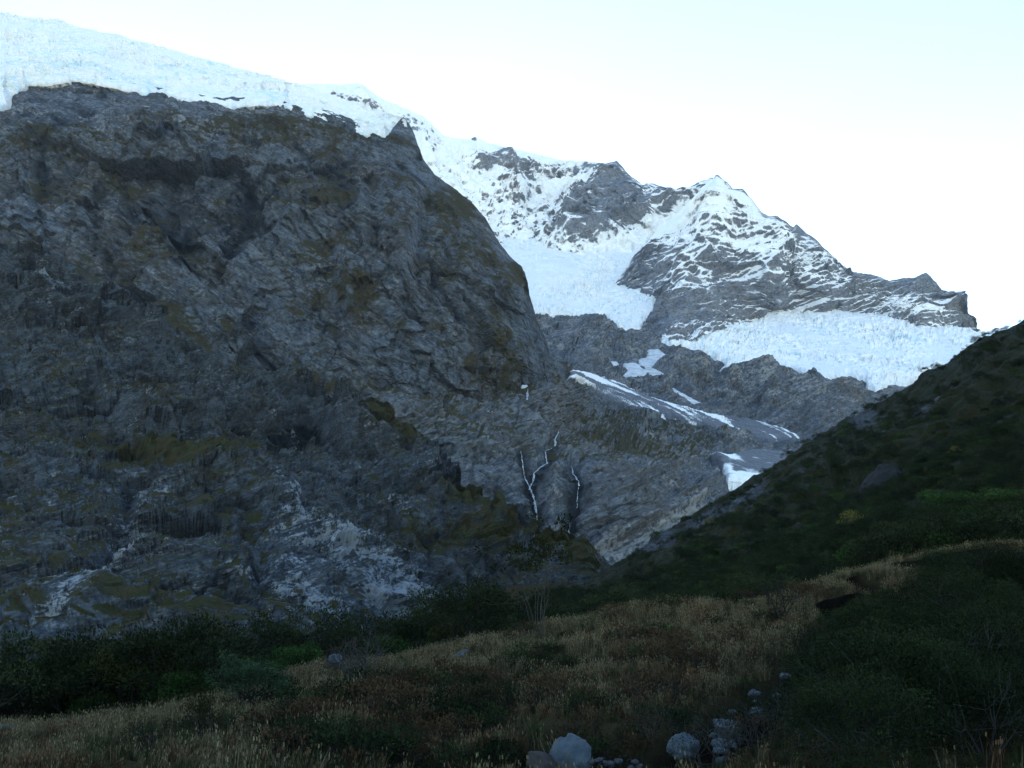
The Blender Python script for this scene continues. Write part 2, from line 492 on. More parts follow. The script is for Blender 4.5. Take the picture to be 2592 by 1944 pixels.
def ice_noise(P, s=1.0):
    q = P * np.array([.5, 1, 1.7]) / s; q = q + 14 * np.stack([fbm(q / 70.0, 2), fbm(q / 70.0 + 30, 2), fbm(q / 70.0 + 60, 2)], -1)
    w1, w2, _ = worley(q / 24.0); gap = w2 - w1
    brk = np.clip(.5 + 1.3 * fbm(P / (150.0 * s) + 3, 3), .12, 1.1)
    h = 8 * fbm(P / (110.0 * s), 3) + brk * (7 * np.minimum(gap, .35) + 8 * facet(q / 15.0, .3) + 4.5 * facet(q / 7.0, .3) + 2.0 * facet(q / 3.6, .3))
    return s * h, gap / np.clip(brk, .3, 1)
class Ice: pass
def ice_sheet(name, x0, x1, nx, ny, crest, base, ctrl, mat, thick, s, back):
    D = depth_fn(ctrl)
    px1 = np.linspace(x0, x1, nx)
    cr = lerp_line(crest, px1) + 2.0 * fbm(np.stack([px1 / 25.0, 0 * px1 + 4, 0 * px1], -1), 4, .6)
    ba = lerp_line(base, px1) + 6.0 * fbm(np.stack([px1 / 34.0, 0 * px1, 0 * px1], -1), 3, .6)
    t = np.linspace(0, 1, ny)[:, None] ** 1.25
    PX = np.broadcast_to(px1, (ny, nx)).copy(); PY = ba + (np.minimum(cr, ba - 4) - ba) * t
    P = at(PX, PY, D(PX, PY)); N = grid_normals(P)
    hn, gap = ice_noise(P, s)
    prof = np.sqrt(np.clip(1 - (1 - np.clip((ba - PY) / 14.0, 0, 1)) ** 2, 0, 1))
    h = (thick * prof + hn * np.clip(prof, .2, 1)) * np.clip((1 - t) / 0.05, 0.15, 1) - 3 * (1 - prof)
    P2 = P + N * h[..., None]
    rows = [P2[-1] + np.stack([0 * px1, np.full(nx, back[0] * k / 5), np.full(nx, -back[1] * (k / 5) ** 2)], -1) for k in range(1, 6)]
    front = P2[0] + np.array([0, 14.0, -2.0])
    P3 = np.concatenate([front[None], P2, np.stack(rows)], 0)
    bl = np.zeros((ny + 6, nx)); bl[1:ny + 1] = 0.10 + 0.4 * sstep(0.25, 0.02, gap) + 0.5 * fbm(P / (120 * s), 3) + 0.25 * (1 - t)
    return mesh_from_grid(name, P3, mat, {'blue': bl, 'debris': np.zeros_like(bl)}, smooth=False)
ice_sheet('glacier', -150, 1030, 520, 170, icetop, ice_edge, ctrlG1, M['ice_top'], 8, 0.8, (900, 120))

# --- back wall of the cirque with the snow plastered peaks
A_crest = [(600, 215), (660, 210), (700, 206), (760, 212), (840, 214), (880, 212), (903, 210), (918, 214), (950, 240), (985, 258), (1000, 263), (1030, 275), (1060, 290), (1085, 303), (1110, 330), (1125, 343), (1160, 350), (1190, 352), (1204, 346), (1216, 352), (1240, 362), (1290, 374), (1350, 388), (1420, 404), (1500, 410), (1535, 414), (1562, 408), (1578, 424), (1592, 442), (1612, 455), (1630, 470), (1638, 464), (1655, 466), (1690, 476), (1718, 484), (1745, 474), (1770, 460), (1800, 450), (1840, 460), (1870, 500)]
A_ctrl = [(600, 215, 3300), (900, 212, 3600), (900, 330, 3450), (1100, 340, 3750), (1100, 520, 3450), (1300, 375, 3950), (1300, 500, 3650), (1300, 620, 3450), (1000, 700, 3200), (1560, 412, 3650), (1560, 520, 3500), (1560, 640, 3300), (1460, 610, 3350), (1740, 490, 3300), (1870, 500, 3400), (1700, 620, 3250), (1400, 450, 3850), (1450, 470, 3700), (1870, 700, 3300), (600, 500, 3200)]
A_f = [('ridge', [(1560, 415), (1530, 470), (1470, 540), (1440, 600)], 40, 70), ('ridge', [(1740, 495), (1640, 545), (1540, 590), (1460, 612)], 26, 70),
       ('ridge', [(1640, 468), (1600, 520), (1540, 560)], 26, 40), ('gully', [(1450, 455), (1420, 470), (1380, 480)], 40, 60), ('step', [(1380, 480), (1470, 490), (1540, 450)], 20, 30),
       ('ridge', [(905, 215), (930, 270), (960, 330)], 30, 45), ('ridge', [(1060, 295), (1075, 350), (1100, 420)], 26, 40), ('ridge', [(1270, 380), (1290, 430), (1320, 520)], 30, 45),
       ('step', [(1210, 420), (1290, 415), (1380, 440), (1480, 420)], 26, 30), ('gully', [(1230, 440), (1235, 520), (1240, 580)], 16, 30), ('gully', [(1400, 500), (1405, 560), (1410, 600)], 14, 30), ('gully', [(1340, 500), (1345, 560), (1350, 590)], 12, 25)]
def A_noise(P, px, py, N):
    q = P * np.array([1, 1, 0.45])
    h = 110 * (ridged(q / 420.0 + 1.7, 5, 0.55) - 0.62)
    w1, w2, _ = worley(q / 60.0)
    h += 16 * np.minimum(w2 - w1, 0.5) + 26 * facet(q / 110.0, .5) + 15 * facet(P * np.array([1, 1, .7]) / 45.0, .5)
    h += 16 * strata(P, (-0.55, 0.1, 0.8), 60, 0.8, 200.0) * sstep(1200, 1500, px)
    return h + 8 * fbm(P / 18.0, 3, .6)
def A_attr(P, px, py, N, h):
    flute = fbm(P * np.array([1, 1, 0.12]) / 45.0, 4, .6)
    sn = 0.74 + 0.7 * (N[..., 2] - 0.35) + 0.85 * flute + 0.35 * fbm(P / 120.0 + 3, 4)
    sn += blobs(px, py, [(1440, 462, 90, 18, -8, .9), (800, 225, 120, 20, 0, .8), (1240, 380, 110, 16, 5, .4), (1130, 430, 90, 60, 40, .25), (1560, 640, 120, 25, -10, .9), (1660, 585, 90, 16, -35, .9), (1080, 300, 120, 20, 40, -.05)])
    sn -= blobs(px, py, [(1550, 470, 60, 60, 0, .7), (1490, 560, 90, 60, 0, .6), (1640, 500, 80, 30, -15, .5), (1265, 395, 30, 16, 0, .8), (1200, 352, 14, 7, 0, .9), (850, 250, 30, 20, 20, .5), (1320, 445, 40, 30, 0, .45), (1060, 320, 40, 30, 40, .35), (910, 228, 8, 10, 0, .5), (880, 275, 14, 8, 0, .6), (1520, 420, 50, 12, 0, .35), (1250, 410, 60, 24, 0, .3), (1600, 560, 90, 16, -25, .6)])
    sn += .14 * sstep(1460, 1380, px) - .55 * np.exp(-np.maximum(py - lerp_line(A_crest, px), 0) / 9.0) * sstep(1520, 1560, px)
    return {'snow': sn, 'pale': 0.2 + 0 * sn, 'dark': 0 * sn + 0.05, 'veg': 0 * sn}
A = Sheet('mountain_wall', 600, 1870, 460, 200, A_crest, [(600, 560), (1000, 720), (1400, 700), (1870, 740)], A_ctrl, A_f, A_noise, A_attr, M['peak'], jag=4, back=(500, 500), seed=2.0, edgew=0.1)

# --- cirque floor, slabs and waterfall wall
def D_rows(x):
    return [(x, 1500, 760), (x, 1300, 830), (x, 1160, 900)]
D_ctrl = D_rows(800) + D_rows(1000) + D_rows(1300) + D_rows(1600) + [(1900, 1500, 800), (1900, 1250, 960), (2200, 1300, 950),
    (1000, 1050, 880), (1000, 960, 985), (1150, 1010, 985), (1300, 992, 1045), (1445, 942, 1230), (1300, 1070, 960), (1450, 1060, 1090), (1600, 1080, 1190), (1900, 1160, 1150), (1600, 1000, 1560), (1900, 1080, 1450), (2200, 1050, 1520),
    (1250, 900, 1500), (1500, 930, 1700), (1800, 980, 1780), (2200, 990, 1750), (2600, 1000, 1700), (1400, 850, 2150), (1700, 880, 2150), (2000, 940, 2050),
    (1400, 790, 2500), (1640, 820, 2450), (2000, 830, 2650), (2300, 850, 2650), (2600, 850, 2700), (1400, 700, 2950), (1640, 700, 3000), (2000, 770, 3000), (1200, 620, 3350), (1400, 615, 3400), (1640, 610, 3400), (2000, 700, 3300), (2300, 780, 3100), (2800, 850, 2700), (2800, 1100, 1400)]
D_crest = [(820, 990), (960, 980), (1120, 960), (1130, 600), (1640, 585), (1720, 690), (2300, 780), (2400, 815), (2440, 838), (2480, 848), (2540, 850), (2800, 856)]
D_base = [(820, 1450), (1000, 1520), (1550, 1500), (1800, 1400), (2000, 1300), (2300, 1150), (2600, 1050), (2800, 1000)]
glac2 = [(1180, 600), (1250, 590), (1330, 598), (1430, 612), (1540, 615), (1600, 592), (1680, 570), (1660, 620), (1625, 650), (1600, 690), (1640, 725), (1672, 736), (1684, 746), (1655, 770), (1662, 785), (1655, 800), (1628, 808), (1622, 838), (1578, 849), (1562, 842), (1545, 818), (1530, 802), (1490, 808), (1455, 800), (1420, 802), (1385, 795), (1340, 800), (1180, 780)]
glac3 = [(1672, 868), (1700, 850), (1750, 838), (1775, 818), (1850, 806), (1900, 798), (1960, 782), (2030, 780), (2100, 788), (2160, 790), (2250, 797), (2350, 810), (2420, 832), (2470, 840), (2540, 843), (2760, 846), (2700, 900), (2400, 940), (2290, 975), (2250, 975), (2215, 990), (2195, 985), (2190, 968), (2150, 955), (2110, 958), (2080, 972), (2045, 960), (2000, 938), (1950, 930), (1900, 924), (1870, 930), (1845, 945), (1818, 952), (1822, 938), (1832, 926), (1800, 905), (1770, 890), (1740, 883), (1700, 880)]
fan = [(1445, 938), (1490, 945), (1560, 968), (1640, 1005), (1720, 1030), (1800, 1050), (1890, 1062), (1980, 1085), (2030, 1110), (1950, 1120), (1850, 1100), (1760, 1070), (1640, 1040), (1560, 1020), (1510, 985), (1440, 960)]
fan2 = [(1795, 1150), (1840, 1160), (1900, 1148), (1960, 1150), (2020, 1155), (2010, 1190), (1960, 1215), (1900, 1230), (1860, 1232), (1838, 1225), (1830, 1195), (1815, 1170)]
snows = {'snow_a': [(1462, 850), (1500, 852), (1535, 865), (1530, 872), (1500, 862), (1490, 878), (1482, 870)],
         'snow_b': [(1640, 885), (1665, 884), (1690, 900), (1715, 915), (1690, 913), (1660, 925), (1640, 935), (1618, 925), (1615, 912), (1640, 903)],
         'snow_c': [(1580, 920), (1610, 918), (1630, 935), (1650, 930), (1700, 955), (1740, 965), (1690, 960), (1640, 945), (1610, 955), (1580, 948), (1590, 938), (1578, 930)],
         'snow_d': [(1200, 1068), (1215, 1055), (1235, 1043), (1250, 1042), (1240, 1052), (1215, 1062)],
         'snow_e': [(1316, 978), (1335, 976), (1340, 981), (1320, 983)],
         'snow_f': [(1520, 913), (1560, 916), (1566, 922), (1530, 919)],
         'snow_g': [(1690, 985), (1705, 982), (1735, 1000), (1790, 1030), (1815, 1045), (1780, 1035), (1720, 1012)]}
D_f = [('step', [(1150, 1130), (1260, 1140), (1350, 1110), (1440, 1150), (1560, 1110), (1680, 1130), (1790, 1150)], 50, 16), ('gully', [(1405, 1100), (1380, 1180), (1350, 1230), (1355, 1330)], 22, 12),
       ('gully', [(1450, 1180), (1470, 1260), (1440, 1300), (1440, 1400)], 22, 18), ('ridge', [(1410, 1200), (1400, 1300), (1390, 1400)], 24, 10), ('gully', [(1315, 1140), (1330, 1240)], 12, 8),
       ('step', [(1500, 1410), (1600, 1350), (1700, 1300), (1800, 1260)], 16, 12), ('step', [(1480, 1330), (1600, 1310), (1700, 1270), (1850, 1220)], 14, 9), ('step', [(1500, 1230), (1650, 1200), (1790, 1160)], 18, 8),
       ('step', [(1640, 1080), (1680, 1040), (1760, 1060), (1800, 1100)], 30, 18), ('gully', [(1830, 1150), (1850, 1230), (1870, 1260)], 10, 18),
       ('bump', [(1700, 930), (1760, 940)], 40, 40), ('bump', [(1850, 980), (1950, 960)], 36, 45), ('bump', [(1960, 1030), (2060, 1000)], 40, 40), ('bump', [(1500, 880), (1580, 880)], 34, 40), ('bump', [(1740, 990), (1700, 975)], 20, 25), ('bump', [(1560, 830), (1480, 820)], 16, 30),
       ('bump', [(2080, 1070), (2150, 1030)], 36, 30), ('bump', [(1850, 1050), (1800, 1020)], 26, 20), ('bump', [(1900, 1110), (1830, 1130)], 26, 14), ('gully', [(1000, 950), (1150, 960), (1280, 960)], 20, 14)]
cover = {}
def D_damp(px, py):
    k = np.zeros(px.shape)
    for nm, poly in [('g2', glac2), ('g3', glac3), ('f1', fan), ('f2', fan2)] + list(snows.items()):
        xs = [q[0] for q in poly]; ys = [q[1] for q in poly]
        m = (px > min(xs) - 30) & (px < max(xs) + 30) & (py > min(ys) - 30) & (py < max(ys) + 30)
        k[m] = np.maximum(k[m], sstep(-8, 6, poly_sd(px[m], py[m], poly)))
    return k * 0.92
def D_big(P): return 26 * (ridged(P * np.array([1, 1, 1.5]) / 190.0 + 6.3, 2, .45) - 0.6)
def D_noise(P, px, py, N):
    far = sstep(1250, 1750, P[..., 1])
    near = 1 - far
    h = near * (20 * (ridged(P / 120.0 + 2.2, 4, .55) - 0.62) + 7 * facet((P @ ROT1.T) * np.array([.6, 1, 1.2]) / 34.0, .5) + 4 * facet((P @ ROT1.T) * np.array([.6, 1, 1.2]) / 14.0, .5))
    h += far * (13 * facet(P * np.array([.7, 1, 1.2]) / 60.0, .5) + 7 * facet(P * np.array([.7, 1, 1.2]) / 26.0, .5))
    w1, w2, _ = worley(P * np.array([0.8, 1, 1.3]) / 62.0 + 0.3 * fbm(P / 60.0, 2)[..., None])
    h += far * (30 * np.sqrt(np.minimum(w2 - w1, 0.7)) - 14)
    h += far * 22 * fbm(P * np.array([0.6, 1, 1.6]) / 60.0 + 3, 4, .55)
    w1, w2, _ = worley(P * np.array([0.7, 1, 1.2]) / 22.0)
    h += 5 * np.minimum(w2 - w1, .5)
    low = near * sstep(1120, 1200, py)
    h += low * 10 * strata(P, (-0.36, 0.05, 0.92), 22, 0.7, 90.0) + low * 4 * strata(P, (-0.36, 0.05, 0.92), 8, 0.7, 60.0)
    slab = sstep(1440, 1560, px + 0.25 * (1300 - py)) * sstep(1120, 1180, py)
    h = h * (1 - .72 * slab) + slab * (11 * strata(P, (-0.42, 0.05, 0.9), 21, 0.6, 90.0) + 5 * strata(P, (-0.42, 0.05, 0.9), 7, .6, 50.0) + 4 * crack(P @ ROT2.T * np.array([.35, 1, 1.0]) / 26.0, .08) + 4 * facet(P @ ROT2.T * np.array([.35, 1, 1.3]) / 20.0, .3))
    h = h + 5 * near * (1 - slab) * crack(P * np.array([1, 1, .6]) / 30.0, .08)
    return h + 2.0 * fbm(P / 9.0, 3, .6)
def D_attr(P, px, py, N, h):
    n1 = fbm(P / 80.0 + 2, 4)
    veg = (0.1 + 0.62 * sstep(0.3, 0.8, N[..., 2]) + 0.45 * n1) * sstep(1600, 1250, P[..., 1]) * (1 - 0.55 * sstep(1140, 1190, py))
    veg -= blobs(px, py, [(1720, 1230, 160, 60, -20, .3), (1930, 1130, 120, 60, 0, .5)])
    pale = 0.12 + 0.4 * fbm(P / 70.0 + 8, 3) + 0.25 * sstep(1300, 1800, P[..., 1]) + blobs(px, py, [(1410, 1260, 26, 90, 0, .3), (1550, 1400, 120, 40, -25, .4), (1460, 1390, 40, 40, 0, .2), (1700, 1320, 120, 16, -28, .35), (1860, 1120, 60, 30, 0, .4), (1650, 1110, 25, 25, 0, .4)])
    dark = 0.12 + 0.35 * fbm(P * np.array([1, 1, 0.2]) / 25.0, 3) + blobs(px, py, [(1350, 1330, 30, 80, 0, .3), (1450, 1290, 26, 70, 0, .4), (1640, 1090, 70, 40, 0, .25), (1890, 1075, 90, 16, 15, .3)])
    for L in ([(1400, 1133), (1386, 1172), (1349, 1220), (1342, 1240), (1357, 1290), (1360, 1340)], [(1318, 1141), (1323, 1186), (1342, 1236)], [(1446, 1178), (1464, 1218), (1450, 1300), (1440, 1370)]):
        dl, _ = seg_dist(px, py, L); dark = dark + .6 * np.exp(-(dl / 15.0) ** 2)
    sn = -0.1 + 0.25 * sstep(2100, 2700, P[..., 1]) + 0 * n1
    return {'veg': veg, 'pale': pale, 'dark': dark, 'snow': sn}
DD = Sheet('valley_head', 820, 2800, 640, 360, D_crest, D_base, D_ctrl, D_f, D_noise, D_attr, M['slab'], jag=0, back=(400, 50), damp=D_damp, seed=3.0)

def patch(name, host, poly, step, mat, thick, rough, soft, edge_noise, debris=None, kind='structure', blue=0.15, s=1.0):
    xs = [q[0] for q in poly]; ys = [q[1] for q in poly]
    px, py = np.meshgrid(np.arange(min(xs) - 14, max(xs) + 14, step), np.arange(min(ys) - 14, max(ys) + 14, step))
    P = at(px, py, host.D(px, py)); N = grid_normals(P)
    en = fbm(np.stack([px / 18.0, py / 12.0, 0 * px + len(poly)], -1), 4, .65)
    sd = poly_sd(px, py, poly) + edge_noise * en
    prof = np.sqrt(np.clip(1 - (1 - np.clip(sd / soft, 0, 1)) ** 2, 0, 1))
    hn, gap = ice_noise(P, s)
    h = thick * prof + rough * hn * prof - 10.0 * sstep(0, -6, sd) - 1.0
    P2 = P + N * h[..., None]
    bl = blue + 0.45 * sstep(.25, .02, gap) * min(1, rough + .2) + 0.4 * fbm(P / (120 * s), 3)
    db = debris(px, py, P) if debris else np.zeros(px.shape)
    return mesh_from_grid(name, P2, mat, {'blue': bl, 'debris': db}, keep=sd > -5, kind=kind, smooth=False)
g2 = patch('glacier', DD, glac2, 2.2, M['ice'], 14, 1.3, 12, 9, s=1.3)
g3 = patch('glacier', DD, glac3, 2.2, M['ice'], 14, 1.3, 12, 9, s=1.2)
def fan_debris(px, py, P):
    st = fbm(np.stack([(px * 0.45 - py) / 9.0, (px + py * 0.4) / 220.0, 0 * px], -1), 4, .6)
    return 0.48 + 1.7 * st + blobs(px, py, [(1700, 1070, 160, 22, 22, .4), (1900, 1100, 120, 25, 15, .5), (1600, 975, 120, 10, 24, -.7), (1500, 955, 60, 14, 20, -.3), (1760, 1040, 120, 6, 20, -.6)])
patch('debris_snowfield', DD, fan, 2.2, M['ice'], 7, 0.25, 10, 5, fan_debris)
patch('debris_snowfield', DD, fan2, 2.2, M['ice'], 9, 0.35, 8, 4, lambda px, py, P: 0.75 + 0.4 * fbm(P / 20.0, 3) - blobs(px, py, [(1835, 1163, 40, 6, 22, .8), (1880, 1222, 60, 12, -5, .75), (1840, 1200, 14, 14, 0, .6)]))

# --- the banded pyramid peak
B_crest = [(1560, 716), (1576, 690), (1590, 670), (1610, 640), (1650, 600), (1700, 555), (1745, 510), (1780, 476), (1795, 462), (1803, 456), (1812, 443), (1820, 446), (1832, 458), (1845, 478), (1862, 480), (1880, 479), (1900, 500), (1930, 540), (1945, 545), (1965, 545), (1990, 560), (2008, 575), (2016, 566), (2040, 588), (2070, 610), (2100, 640), (2150, 686), (2180, 692), (2205, 694), (2250, 710), (2280, 706), (2310, 704), (2335, 693), (2345, 690), (2360, 706), (2380, 730), (2400, 738), (2415, 738), (2424, 748), (2436, 780), (2450, 808), (2467, 838), (2475, 856)]
B_basev = [(1560, 800), (1600, 820), (1640, 860), (1672, 880), (1690, 890), (1700, 900), (1760, 870), (1850, 840), (2000, 830), (2250, 835), (2400, 850), (2475, 870)]
bb = [(1690, 860), (1760, 845), (1850, 815), (1960, 795), (2100, 800), (2250, 808), (2400, 835)]
B_ctrl = [(x, y, float(DD.D(np.array([x]), np.array([y]))[0]) + 8) for x, y in bb]
B_ctrl += [(1570, 800, 2950), (1620, 830, 2800), (1600, 700, 2850), (1640, 735, 2800), (1610, 640, 2950), (1700, 560, 3050), (1700, 660, 2780), (1700, 760, 2620), (1815, 447, 3100), (1815, 560, 2900), (1815, 680, 2720), (1900, 500, 3100), (1950, 700, 2720), (1990, 560, 3080), (2100, 640, 3060), (2100, 720, 2860), (2250, 710, 3000), (2345, 692, 3050), (2467, 840, 2950), (2345, 770, 2850)]
B_f = [('ridge', [(1815, 447), (1800, 540), (1790, 640), (1740, 740)], 60, 60), ('ridge', [(1965, 640), (1955, 660), (1930, 700), (1900, 780)], 36, 50), ('gully', [(1890, 520), (1880, 600), (1850, 680)], 40, 30),
       ('gully', [(2030, 600), (2020, 680), (2020, 780)], 26, 40), ('ridge', [(2130, 725), (2105, 745), (2080, 780)], 24, 22), ('ridge', [(2335, 725), (2310, 750), (2280, 790)], 22, 16), ('ridge', [(2425, 750), (2380, 790), (2330, 810)], 16, 40),
       ('step', [(1640, 700), (1720, 690), (1830, 690), (1930, 660)], 26, 22), ('step', [(1610, 680), (1690, 610), (1750, 570)], 20, 25)]
def B_noise(P, px, py, N):
    h = 60 * (ridged(P / 300.0 + 4.4, 4, .55) - 0.62)
    left = sstep(1820, 1700, px)
    s1 = strata(P, (-0.25, 0.05, 0.9), 52, 0.5, 220.0); s2 = strata(P, (-0.75, 0.05, 0.7), 44, 0.4, 220.0)
    h += 24 * (s1 * (1 - left) + s2 * left) + 8 * strata(P, (-0.35, 0.05, 0.9), 17, 0.9, 90.0)
    w1, w2, _ = worley(P / 45.0)
    return h + 10 * np.minimum(w2 - w1, .5) + 7 * fbm(P / 15.0, 3, .6) + 20 * facet(P @ ROT2.T * np.array([.5, 1, 1.0]) / 130.0, .3) + 9 * facet(P @ ROT2.T * np.array([.5, 1, 1.2]) / 36.0, .3)
def B_attr(P, px, py, N, h):
    sn = 0.56 + 0.9 * (N[..., 2] - 0.30) + 0.45 * fbm(P * np.array([.4, .4, 1.3]) / 60.0, 4, .6) + 0.6 * fbm(P / 230.0 + 7, 3)
    sn += blobs(px, py, [(1720, 560, 34, 85, 42, .9), (1760, 520, 46, 46, 40, .6), (1850, 560, 60, 90, 20, .3), (1900, 600, 150, 60, 20, .22), (1960, 680, 90, 40, 0, .2), (1960, 780, 60, 20, 0, .35), (1860, 480, 60, 30, 40, .15), (2080, 700, 40, 40, 0, .2), (2230, 770, 90, 20, 10, .3), (2370, 800, 40, 14, 20, .3), (2280, 760, 20, 12, 0, .5)])
    sn -= blobs(px, py, [(1650, 660, 60, 70, 30, .5), (1700, 820, 90, 60, 0, .7), (1850, 750, 110, 40, 0, .55), (1960, 740, 50, 50, 0, .2), (2440, 800, 40, 50, 0, .6), (2330, 720, 60, 30, 20, .4), (1770, 680, 60, 30, 0, .2)])
    sn -= .75 * np.exp(-np.maximum(py - lerp_line(B_crest, px), 0) / 22.0) * sstep(1780, 1815, px)
    return {'snow': sn, 'pale': 0.15 + 0 * sn, 'dark': blobs(px, py, [(1650, 650, 70, 60, -40, .5)]), 'veg': 0 * sn}
B = Sheet('peak', 1560, 2475, 420, 230, B_crest, B_basev, B_ctrl, B_f, B_noise, B_attr, M['peak'], jag=4, back=(350, 700), seed=4.0, edgew=0.16)

# --- lower left spur: ice-worn benches
L2_crest = [(-200, 560), (0, 612), (60, 622), (150, 650), (300, 735), (420, 815), (520, 880), (620, 938), (700, 972), (760, 1000), (900, 1035), (1010, 1068), (1060, 1110), (1100, 1150), (1130, 1195), (1170, 1240), (1250, 1290), (1330, 1310), (1400, 1360), (1480, 1408), (1560, 1452), (1640, 1500)]
L2_base = [(-200, 1840), (300, 1800), (700, 1750), (1000, 1680), (1300, 1600), (1640, 1540)]
L2_ctrl = [(-200, 560, 720), (0, 612, 700), (300, 740, 690), (520, 880, 680), (760, 1000, 680), (1000, 1068, 670), (1130, 1200, 620), (1300, 1305, 560), (1560, 1450, 500), (1640, 1500, 480),
           (-200, 1800, 190), (300, 1780, 195), (700, 1720, 215), (1000, 1640, 280), (1500, 1520, 430), (1300, 1450, 470),
           (0, 900, 570), (400, 1000, 560), (800, 1120, 600), (0, 1200, 420), (400, 1300, 390), (800, 1350, 410), (1100, 1400, 440), (0, 1450, 300), (500, 1500, 270), (900, 1500, 310), (0, 1650, 230), (550, 1620, 240), (950, 1250, 540)]
L2_f = [('step', [(0, 790), (150, 800), (300, 850), (420, 870), (480, 900)], 40, 14), ('ridge', [(0, 740), (180, 800), (400, 860)], 24, 8),
        ('step', [(420, 1080), (560, 1060), (720, 1060), (800, 1065), (830, 1110)], 46, 22), ('gully', [(600, 1130), (700, 1120), (800, 1100)], 34, 14),
        ('step', [(130, 1000), (230, 980), (290, 1050), (330, 1110)], 36, 14), ('step', [(560, 1200), (680, 1190), (760, 1180)], 18, 6),
        ('ridge', [(350, 1080), (480, 1140), (620, 1230), (720, 1280)], 30, 9), ('ridge', [(860, 1090), (960, 1140), (1050, 1200), (1100, 1260)], 30, 10), ('step', [(900, 1150), (1000, 1140), (1060, 1180)], 34, 14),
        ('gully', [(820, 1000), (920, 1080), (1060, 1190), (1120, 1240)], 12, 9), ('gully', [(330, 1250), (310, 1350), (250, 1450)], 22, 9), ('gully', [(620, 1300), (640, 1400), (650, 1500)], 22, 8),
        ('step', [(950, 1330), (1080, 1290), (1180, 1320), (1240, 1360)], 34, 9), ('ridge', [(1100, 1275), (1220, 1320), (1340, 1390), (1480, 1440)], 24, 7), ('step', [(480, 1260), (620, 1260), (700, 1320), (640, 1400)], 28, 8),
        ('gully', [(760, 1290), (800, 1400), (860, 1480)], 18, 6), ('step', [(0, 1130), (120, 1120), (200, 1180)], 30, 9), ('ridge', [(0, 1640), (100, 1600), (240, 1560)], 26, 5), ('step', [(200, 1600), (350, 1580), (500, 1620)], 22, 4), ('ridge', [(640, 950), (760, 1030), (900, 1110)], 30, 10)]
def L2_noise(P, px, py, N):
    sc = np.clip(P[..., 1] / 600.0, 0.38, 1.2); Q = P @ ROT2.T
    h = 18 * sc * (ridged(P * np.array([1, 1, .9]) / 120.0 + 8.8, 3, .5) - 0.62)
    h += 11 * sc * strata(P, (-0.25, 0.15, 0.92), 46, 1.3, 110.0)
    h += 14 * sc * facet(Q * np.array([.55, 1, 1.2]) / 44.0, .4)
    h += 8.5 * sc * facet(Q * np.array([.55, 1, 1.3]) / 20.0, .35)
    h += 4.5 * sc * facet(Q * np.array([.55, 1, 1.3]) / 9.5, .3)
    h += 1.5 * sc * facet(Q * np.array([.6, 1, 1.2]) / 4.6, .3)
    h += 3 * sc * crack(Q * np.array([.5, 1, 1.2]) / 18.0, .08)
    h += 2.6 * sc * strata(P, (-0.30, 0.15, 0.92), 11, 1.4, 40.0)
    return h
PALE2 = [(340, 1320, 60, 110, 20, .36), (260, 1480, 120, 50, -28, .38), (160, 1560, 90, 30, -30, .3), (420, 1240, 40, 30, 0, .34), (730, 1310, 60, 50, 30, .36), (860, 1400, 120, 60, 32, .37), (950, 1490, 140, 60, 30, .37), (740, 1480, 60, 80, -10, .36), (1000, 1530, 90, 40, 0, .34), (800, 1540, 80, 40, 20, .36), (1110, 1240, 50, 34, 20, .34), (100, 740, 110, 50, 30, .3), (300, 760, 70, 50, 40, .3), (480, 1480, 90, 60, 0, .22), (1150, 1540, 90, 40, 0, .3)]
def L2_attr(P, px, py, N, h):
    n1 = fbm(P / 50.0 + 2, 4); n2 = fbm(P / 18.0 + 12, 3)
    veg = 0.14 + 0.65 * sstep(0.35, 0.8, N[..., 2]) + 0.5 * n1 + 0.3 * n2
    veg += 1.3 * blobs(px, py, [(960, 1050, 140, 34, 32, .7), (850, 1000, 70, 24, 30, .5), (440, 1190, 200, 26, 12, .3), (250, 1010, 200, 26, 12, .25), (120, 900, 140, 40, 10, .25), (1010, 1110, 90, 30, 35, .5), (1220, 1310, 130, 22, 22, .7), (1420, 1420, 110, 22, 28, .8), (300, 1150, 160, 40, 20, .25), (1040, 1350, 120, 30, 10, .3), (600, 1180, 120, 20, 0, .4), (250, 1660, 160, 50, 0, .3), (1250, 1400, 80, 40, 10, .4), (500, 1580, 90, 50, 0, .2)])
    veg -= blobs(px, py, PALE2) * 0.9
    pale = 0.02 + 0.5 * fbm(P / 30.0 + 4, 3) + 0.5 * n2 + 1.0 * blobs(px, py, PALE2)
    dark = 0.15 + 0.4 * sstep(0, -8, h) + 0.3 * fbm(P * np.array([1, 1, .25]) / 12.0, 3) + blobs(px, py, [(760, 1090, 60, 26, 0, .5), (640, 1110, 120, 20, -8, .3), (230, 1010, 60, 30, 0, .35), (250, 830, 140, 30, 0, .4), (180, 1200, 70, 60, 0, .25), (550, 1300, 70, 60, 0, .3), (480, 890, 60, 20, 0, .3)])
    return {'veg': veg, 'pale': pale, 'dark': dark}
L2 = Sheet('rocky_slope', -200, 1640, 640, 420, L2_crest, L2_base, L2_ctrl, L2_f, L2_noise, L2_attr, M['spur'], jag=5, back=(70, 60), seed=5.0)

